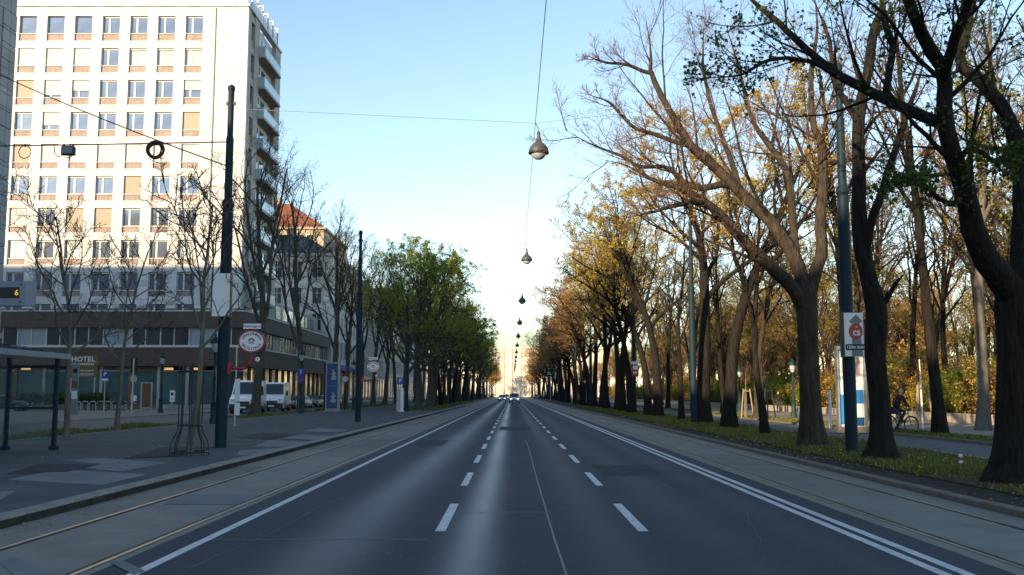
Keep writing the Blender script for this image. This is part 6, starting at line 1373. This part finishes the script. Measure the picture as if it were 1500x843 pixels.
# ================================================================== VEHICLES
def loft(mb, secs):      # secs: list of rings (same length) -> closed skin
    n = len(secs[0]); o = len(mb.v)
    for s in secs: mb.v += [tuple(p) for p in s]
    for i in range(len(secs) - 1):
        for k in range(n): mb.f.append((o + i * n + k, o + i * n + (k + 1) % n, o + (i + 1) * n + (k + 1) % n, o + (i + 1) * n + k))
    mb.f.append(tuple(o + k for k in reversed(range(n)))); mb.f.append(tuple(o + (len(secs) - 1) * n + k for k in range(n))); return mb
def ring(x, hw, zb, zt, tw, c=.08):    # body section across the car at length x: half width, bottom, top, half width at the top
    return [(x, -hw * .92, zb), (x, -hw, zb + .14), (x, -hw, zb + (zt - zb) * .55), (x, -tw, zt - c), (x, -tw + c * 1.3, zt), (x, tw - c * 1.3, zt), (x, tw, zt - c), (x, hw, zb + (zt - zb) * .55), (x, hw, zb + .14), (x, hw * .92, zb)]
def wheels(t, xs_, hw, rad):
    for x in xs_:
        for s in (-1, 1):
            w = obj('wheel', MB().tube([(x, s * (hw - .20), rad), (x, s * (hw + .0), rad)], rad, 20), 'rubber', t, True); obj('rim', MB().tube([(x, s * (hw - .02), rad), (x, s * (hw + .012), rad)], rad * .62, 14), 'hub', w, True)
            obj('wheel_arch', MB().tube([(x, s * (hw - .22), rad + .02), (x, s * (hw - .03), rad + .02)], rad + .07, 20), 'bumper', t, True)
def car(label, loc, rotz, paint, kind='sedan', lights=False, group=None, name='car'):
    t = thing(name, label, 'car', loc, rotz, group)      # nose towards +x
    if kind == 'suv': L, W, H, hood = 4.7, .94, 1.78, 1.08
    elif kind == 'estate': L, W, H, hood = 4.6, .90, 1.50, .95
    else: L, W, H, hood = 4.5, .89, 1.45, .92
    a = L / 2; bl = hood + .03
    body = MB(); loft(body, [ring(-a, W * .84, .42, bl - .05, W * .78), ring(-a + .18, W * .97, .26, bl + .02, W * .88), ring(-a + 1.1, W, .22, bl + .05, W * .93), ring(0, W, .22, bl + .03, W * .93), ring(a - 1.35, W, .22, bl, W * .93), ring(a - .5, W * .97, .24, hood - .08, W * .86), ring(a - .12, W * .90, .28, hood - .22, W * .78), ring(a, W * .80, .36, hood - .34, W * .70)]); obj('body', body, paint, t, True)
    gl = MB(); rear = -a + (.35 if kind != 'sedan' else .95)
    tw = W * .70
    gh = [[(rear, -W * .86, bl), (rear, W * .86, bl), (rear + .38, tw, H - .06), (rear + .38, -tw, H - .06)]]
    f0, f1 = a - 1.25, a - 2.05
    gl.add([(rear, -W * .88, bl - .05), (f0, -W * .88, bl - .05), (f0, W * .88, bl - .05), (rear, W * .88, bl - .05), (rear + .4, -tw, H - .05), (f1, -tw, H - .05), (f1, tw, H - .05), (rear + .4, tw, H - .05)], [(0, 3, 2, 1), (4, 5, 6, 7), (0, 1, 5, 4), (1, 2, 6, 5), (2, 3, 7, 6), (3, 0, 4, 7)]); obj('glazing', gl, 'car_glass', t)
    rf = MB(); loft(rf, [[(rear + .36, -tw - .02, H - .07), (rear + .4, -tw + .1, H), (rear + .4, tw - .1, H), (rear + .36, tw + .02, H - .07)], [(f1 + .05, -tw - .02, H - .07), (f1, -tw + .1, H), (f1, tw - .1, H), (f1 + .05, tw + .02, H - .07)]]); obj('roof', rf, paint, t, True)
    for s in (-1, 1):
        p = MB(); p.tube([(f0 + .02, s * W * .885, bl - .02), (f1 + .02, s * (tw + .01), H - .05)], .04, 6); p.tube([(-.15, s * W * .89, bl - .02), (-.2, s * (tw + .01), H - .05)], .045, 6); p.tube([(rear - .02, s * W * .88, bl - .02), (rear + .4, s * (tw + .01), H - .05)], .06, 6); obj('pillar', p, paint, t, True)
        obj('mirror', MB().bbox(f0 - .35, f0 - .2, s * (W + .08) - .09, s * (W + .08) + .09, bl - .02, bl + .13, .03), paint, t); obj('headlight', MB().box(a - .16, a - .02, s * W * .62 - .17, s * W * .62 + .17, hood - .36, hood - .22), 'head_lamp' if lights else 'lamp_glass', t); obj('tail_light', MB().box(-a - .01, -a + .16, s * W * .7 - .13, s * W * .7 + .13, bl - .28, bl - .06), 'tail_red', t)
    obj('grille', MB().box(a - .05, a + .012, -.42, .42, .46, hood - .40), 'bumper', t); obj('bumper', MB().box(a - .15, a + .03, -W * .78, W * .78, .28, .44).box(-a - .03, -a + .15, -W * .78, W * .78, .30, .46), 'bumper', t); obj('number_plate', MB().box(a + .031, a + .04, -.26, .26, .34, .44).box(-a - .04, -a - .031, -.26, .26, .5, .61), 'sign_white', t)
    wheels(t, (-a + .85, a - .88), W, .33 if kind != 'suv' else .36); return t
def van(label, loc, rotz, group=None):
    t = thing('white_van', label, 'van', loc, rotz, group); L, W, H = 5.9, 1.0, 2.52; a = L / 2
    pr_ = [(-a, .40), (-a, 2.35), (-a + .12, H), (a - 2.05, H), (a - 1.75, H - .1), (a - .95, 1.42), (a - .25, 1.12), (a, .85), (a, .38), (a - .2, .30), (-a + .1, .32)]
    b = MB(); n = len(pr_)
    secs = []
    for y, ins in ((-W, .0), (-W * .99, 0), (W * .99, 0), (W, 0)):
        secs.append([(x, y if abs(y) < W * .995 else y * .985, z) for x, z in pr_])
    # taper the sides inwards towards the roof
    body = MB(); o = 0; vs = []
    for y in (-1, 1):
        for x, z in pr_: vs.append((x, y * (W - .10 * max(0, (z - 1.2) / 1.3)), z))
    body.add(vs, [tuple(range(n)), tuple(reversed(range(n, 2 * n)))] + [(i, (i + 1) % n, n + (i + 1) % n, n + i) for i in range(n)]); me = body.mesh('body'); bm = bmesh.new(); bm.from_mesh(me); bmesh.ops.bevel(bm, geom=[e for e in bm.edges], offset=.05, segments=2, profile=.6, affect='EDGES'); bm.to_mesh(me); bm.free(); me.polygons.foreach_set('use_smooth', [True] * len(me.polygons)); link('body', me, 'white_paint', t)
    ws = MB(); ws.add([(a - 1.74, -W * .80, H - .16), (a - 1.74, W * .80, H - .16), (a - .98, W * .86, 1.48), (a - .98, -W * .86, 1.48)], [(0, 1, 2, 3)]); d = Vector((.87, 0, .49)) * .03; ws.v = [tuple(Vector(v) + d) for v in ws.v]; obj('windscreen', ws, 'car_glass', t)
    for s in (-1, 1):
        w = MB(); y0 = lambda z: s * (W - .10 * max(0, (z - 1.2) / 1.3) + .012)
        w.add([(a - 1.15, y0(1.42), 1.42), (a - 2.1, y0(1.42), 1.42), (a - 2.1, y0(2.1), 2.1), (a - 1.70, y0(2.1), 2.1)], [(0, 1, 2, 3)]); obj('door_window', w, 'car_glass', t)
        w = MB(); w.add([(a - 2.3, y0(1.42), 1.42), (a - 3.9, y0(1.42), 1.42), (a - 3.9, y0(2.1), 2.1), (a - 2.3, y0(2.1), 2.1)], [(0, 1, 2, 3)]); obj('side_window', w, 'car_glass', t)
        obj('mirror', MB().bbox(a - 1.3, a - 1.15, s * (W + .16) - .11, s * (W + .16) + .11, 1.35, 1.75, .03), 'bumper', t); obj('headlight', MB().box(a - .38, a - .08, s * .74 - .14, s * .74 + .14, .86, 1.06), 'lamp_glass', t); obj('door_seam', MB().box(a - 2.2, a - 2.19, s * (W + .001) - .004, s * (W + .001) + .004, .5, 1.3), 'bumper', t)
        obj('sill_trim', MB().box(-a + .1, a - 1.2, s * (W + .0) - .02, s * (W + .0) + .02, .35, .55), 'bumper', t)
    obj('bumper', MB().bbox(a - .25, a + .06, -W * .97, W * .97, .28, .72, .04), 'bumper', t); obj('grille', MB().box(a - .06, a + .03, -.5, .5, .74, .92), 'bumper', t); obj('number_plate', MB().box(a + .061, a + .07, -.26, .26, .42, .53), 'sign_white', t)
    wheels(t, (-a + 1.05, a - .95), W, .36); return t
FW = R(-90)       # nose towards the camera
q = G(356, 604, .02); v1 = van('white high roofed van parked in front, behind the leaning plane tree', (-22.95, 87.3, .02), FW + R(6)); v1.scale = (1.12,) * 3
v2 = van('white passenger van parked behind another van, near the round blue signs', (-23.1, 98.0, .02), FW + R(6)); v2.scale = (1.1,) * 3
car('silver estate car parked on the side road behind the white vans', (-24.6, 117.5, .02), R(90), 'car_silver', 'estate'); car('dark blue car parked between the vans and the silver estate', (-24.6, 111.2, .02), FW, 'car_blue', 'sedan')
car('dark car parked on the square behind the tram shelter', (-46.8, 92.5, .12), R(8), 'car_dark', 'sedan')
for i, (y, p, l) in enumerate([(124, 'car_dark', 'black car parked along the side road before the white townhouse'), (131, 'white_paint', 'white car parked along the side road before the white townhouse'), (138, 'car_red', 'dark red car parked along the side road before the white townhouse')]): car(l, (-24.6, y, .02), FW, p, 'sedan')
car('white high car with lit headlights driving in the middle lane', (.42, 178, 0), FW, 'white_paint', 'suv', True); car('silver car driving in the lane beside the tram track', (-2.25, 232, 0), FW, 'car_silver', 'sedan', True)
car('dark blue car following far behind the silver car', (-1.7, 285, 0), FW, 'car_blue', 'sedan', True); car('white car far back in the middle lane', (.3, 268, 0), FW, 'white_paint', 'suv', True); car('dark red car parked far down the street by the verge', (8.0, 330, .08), FW, 'car_red', 'sedan')
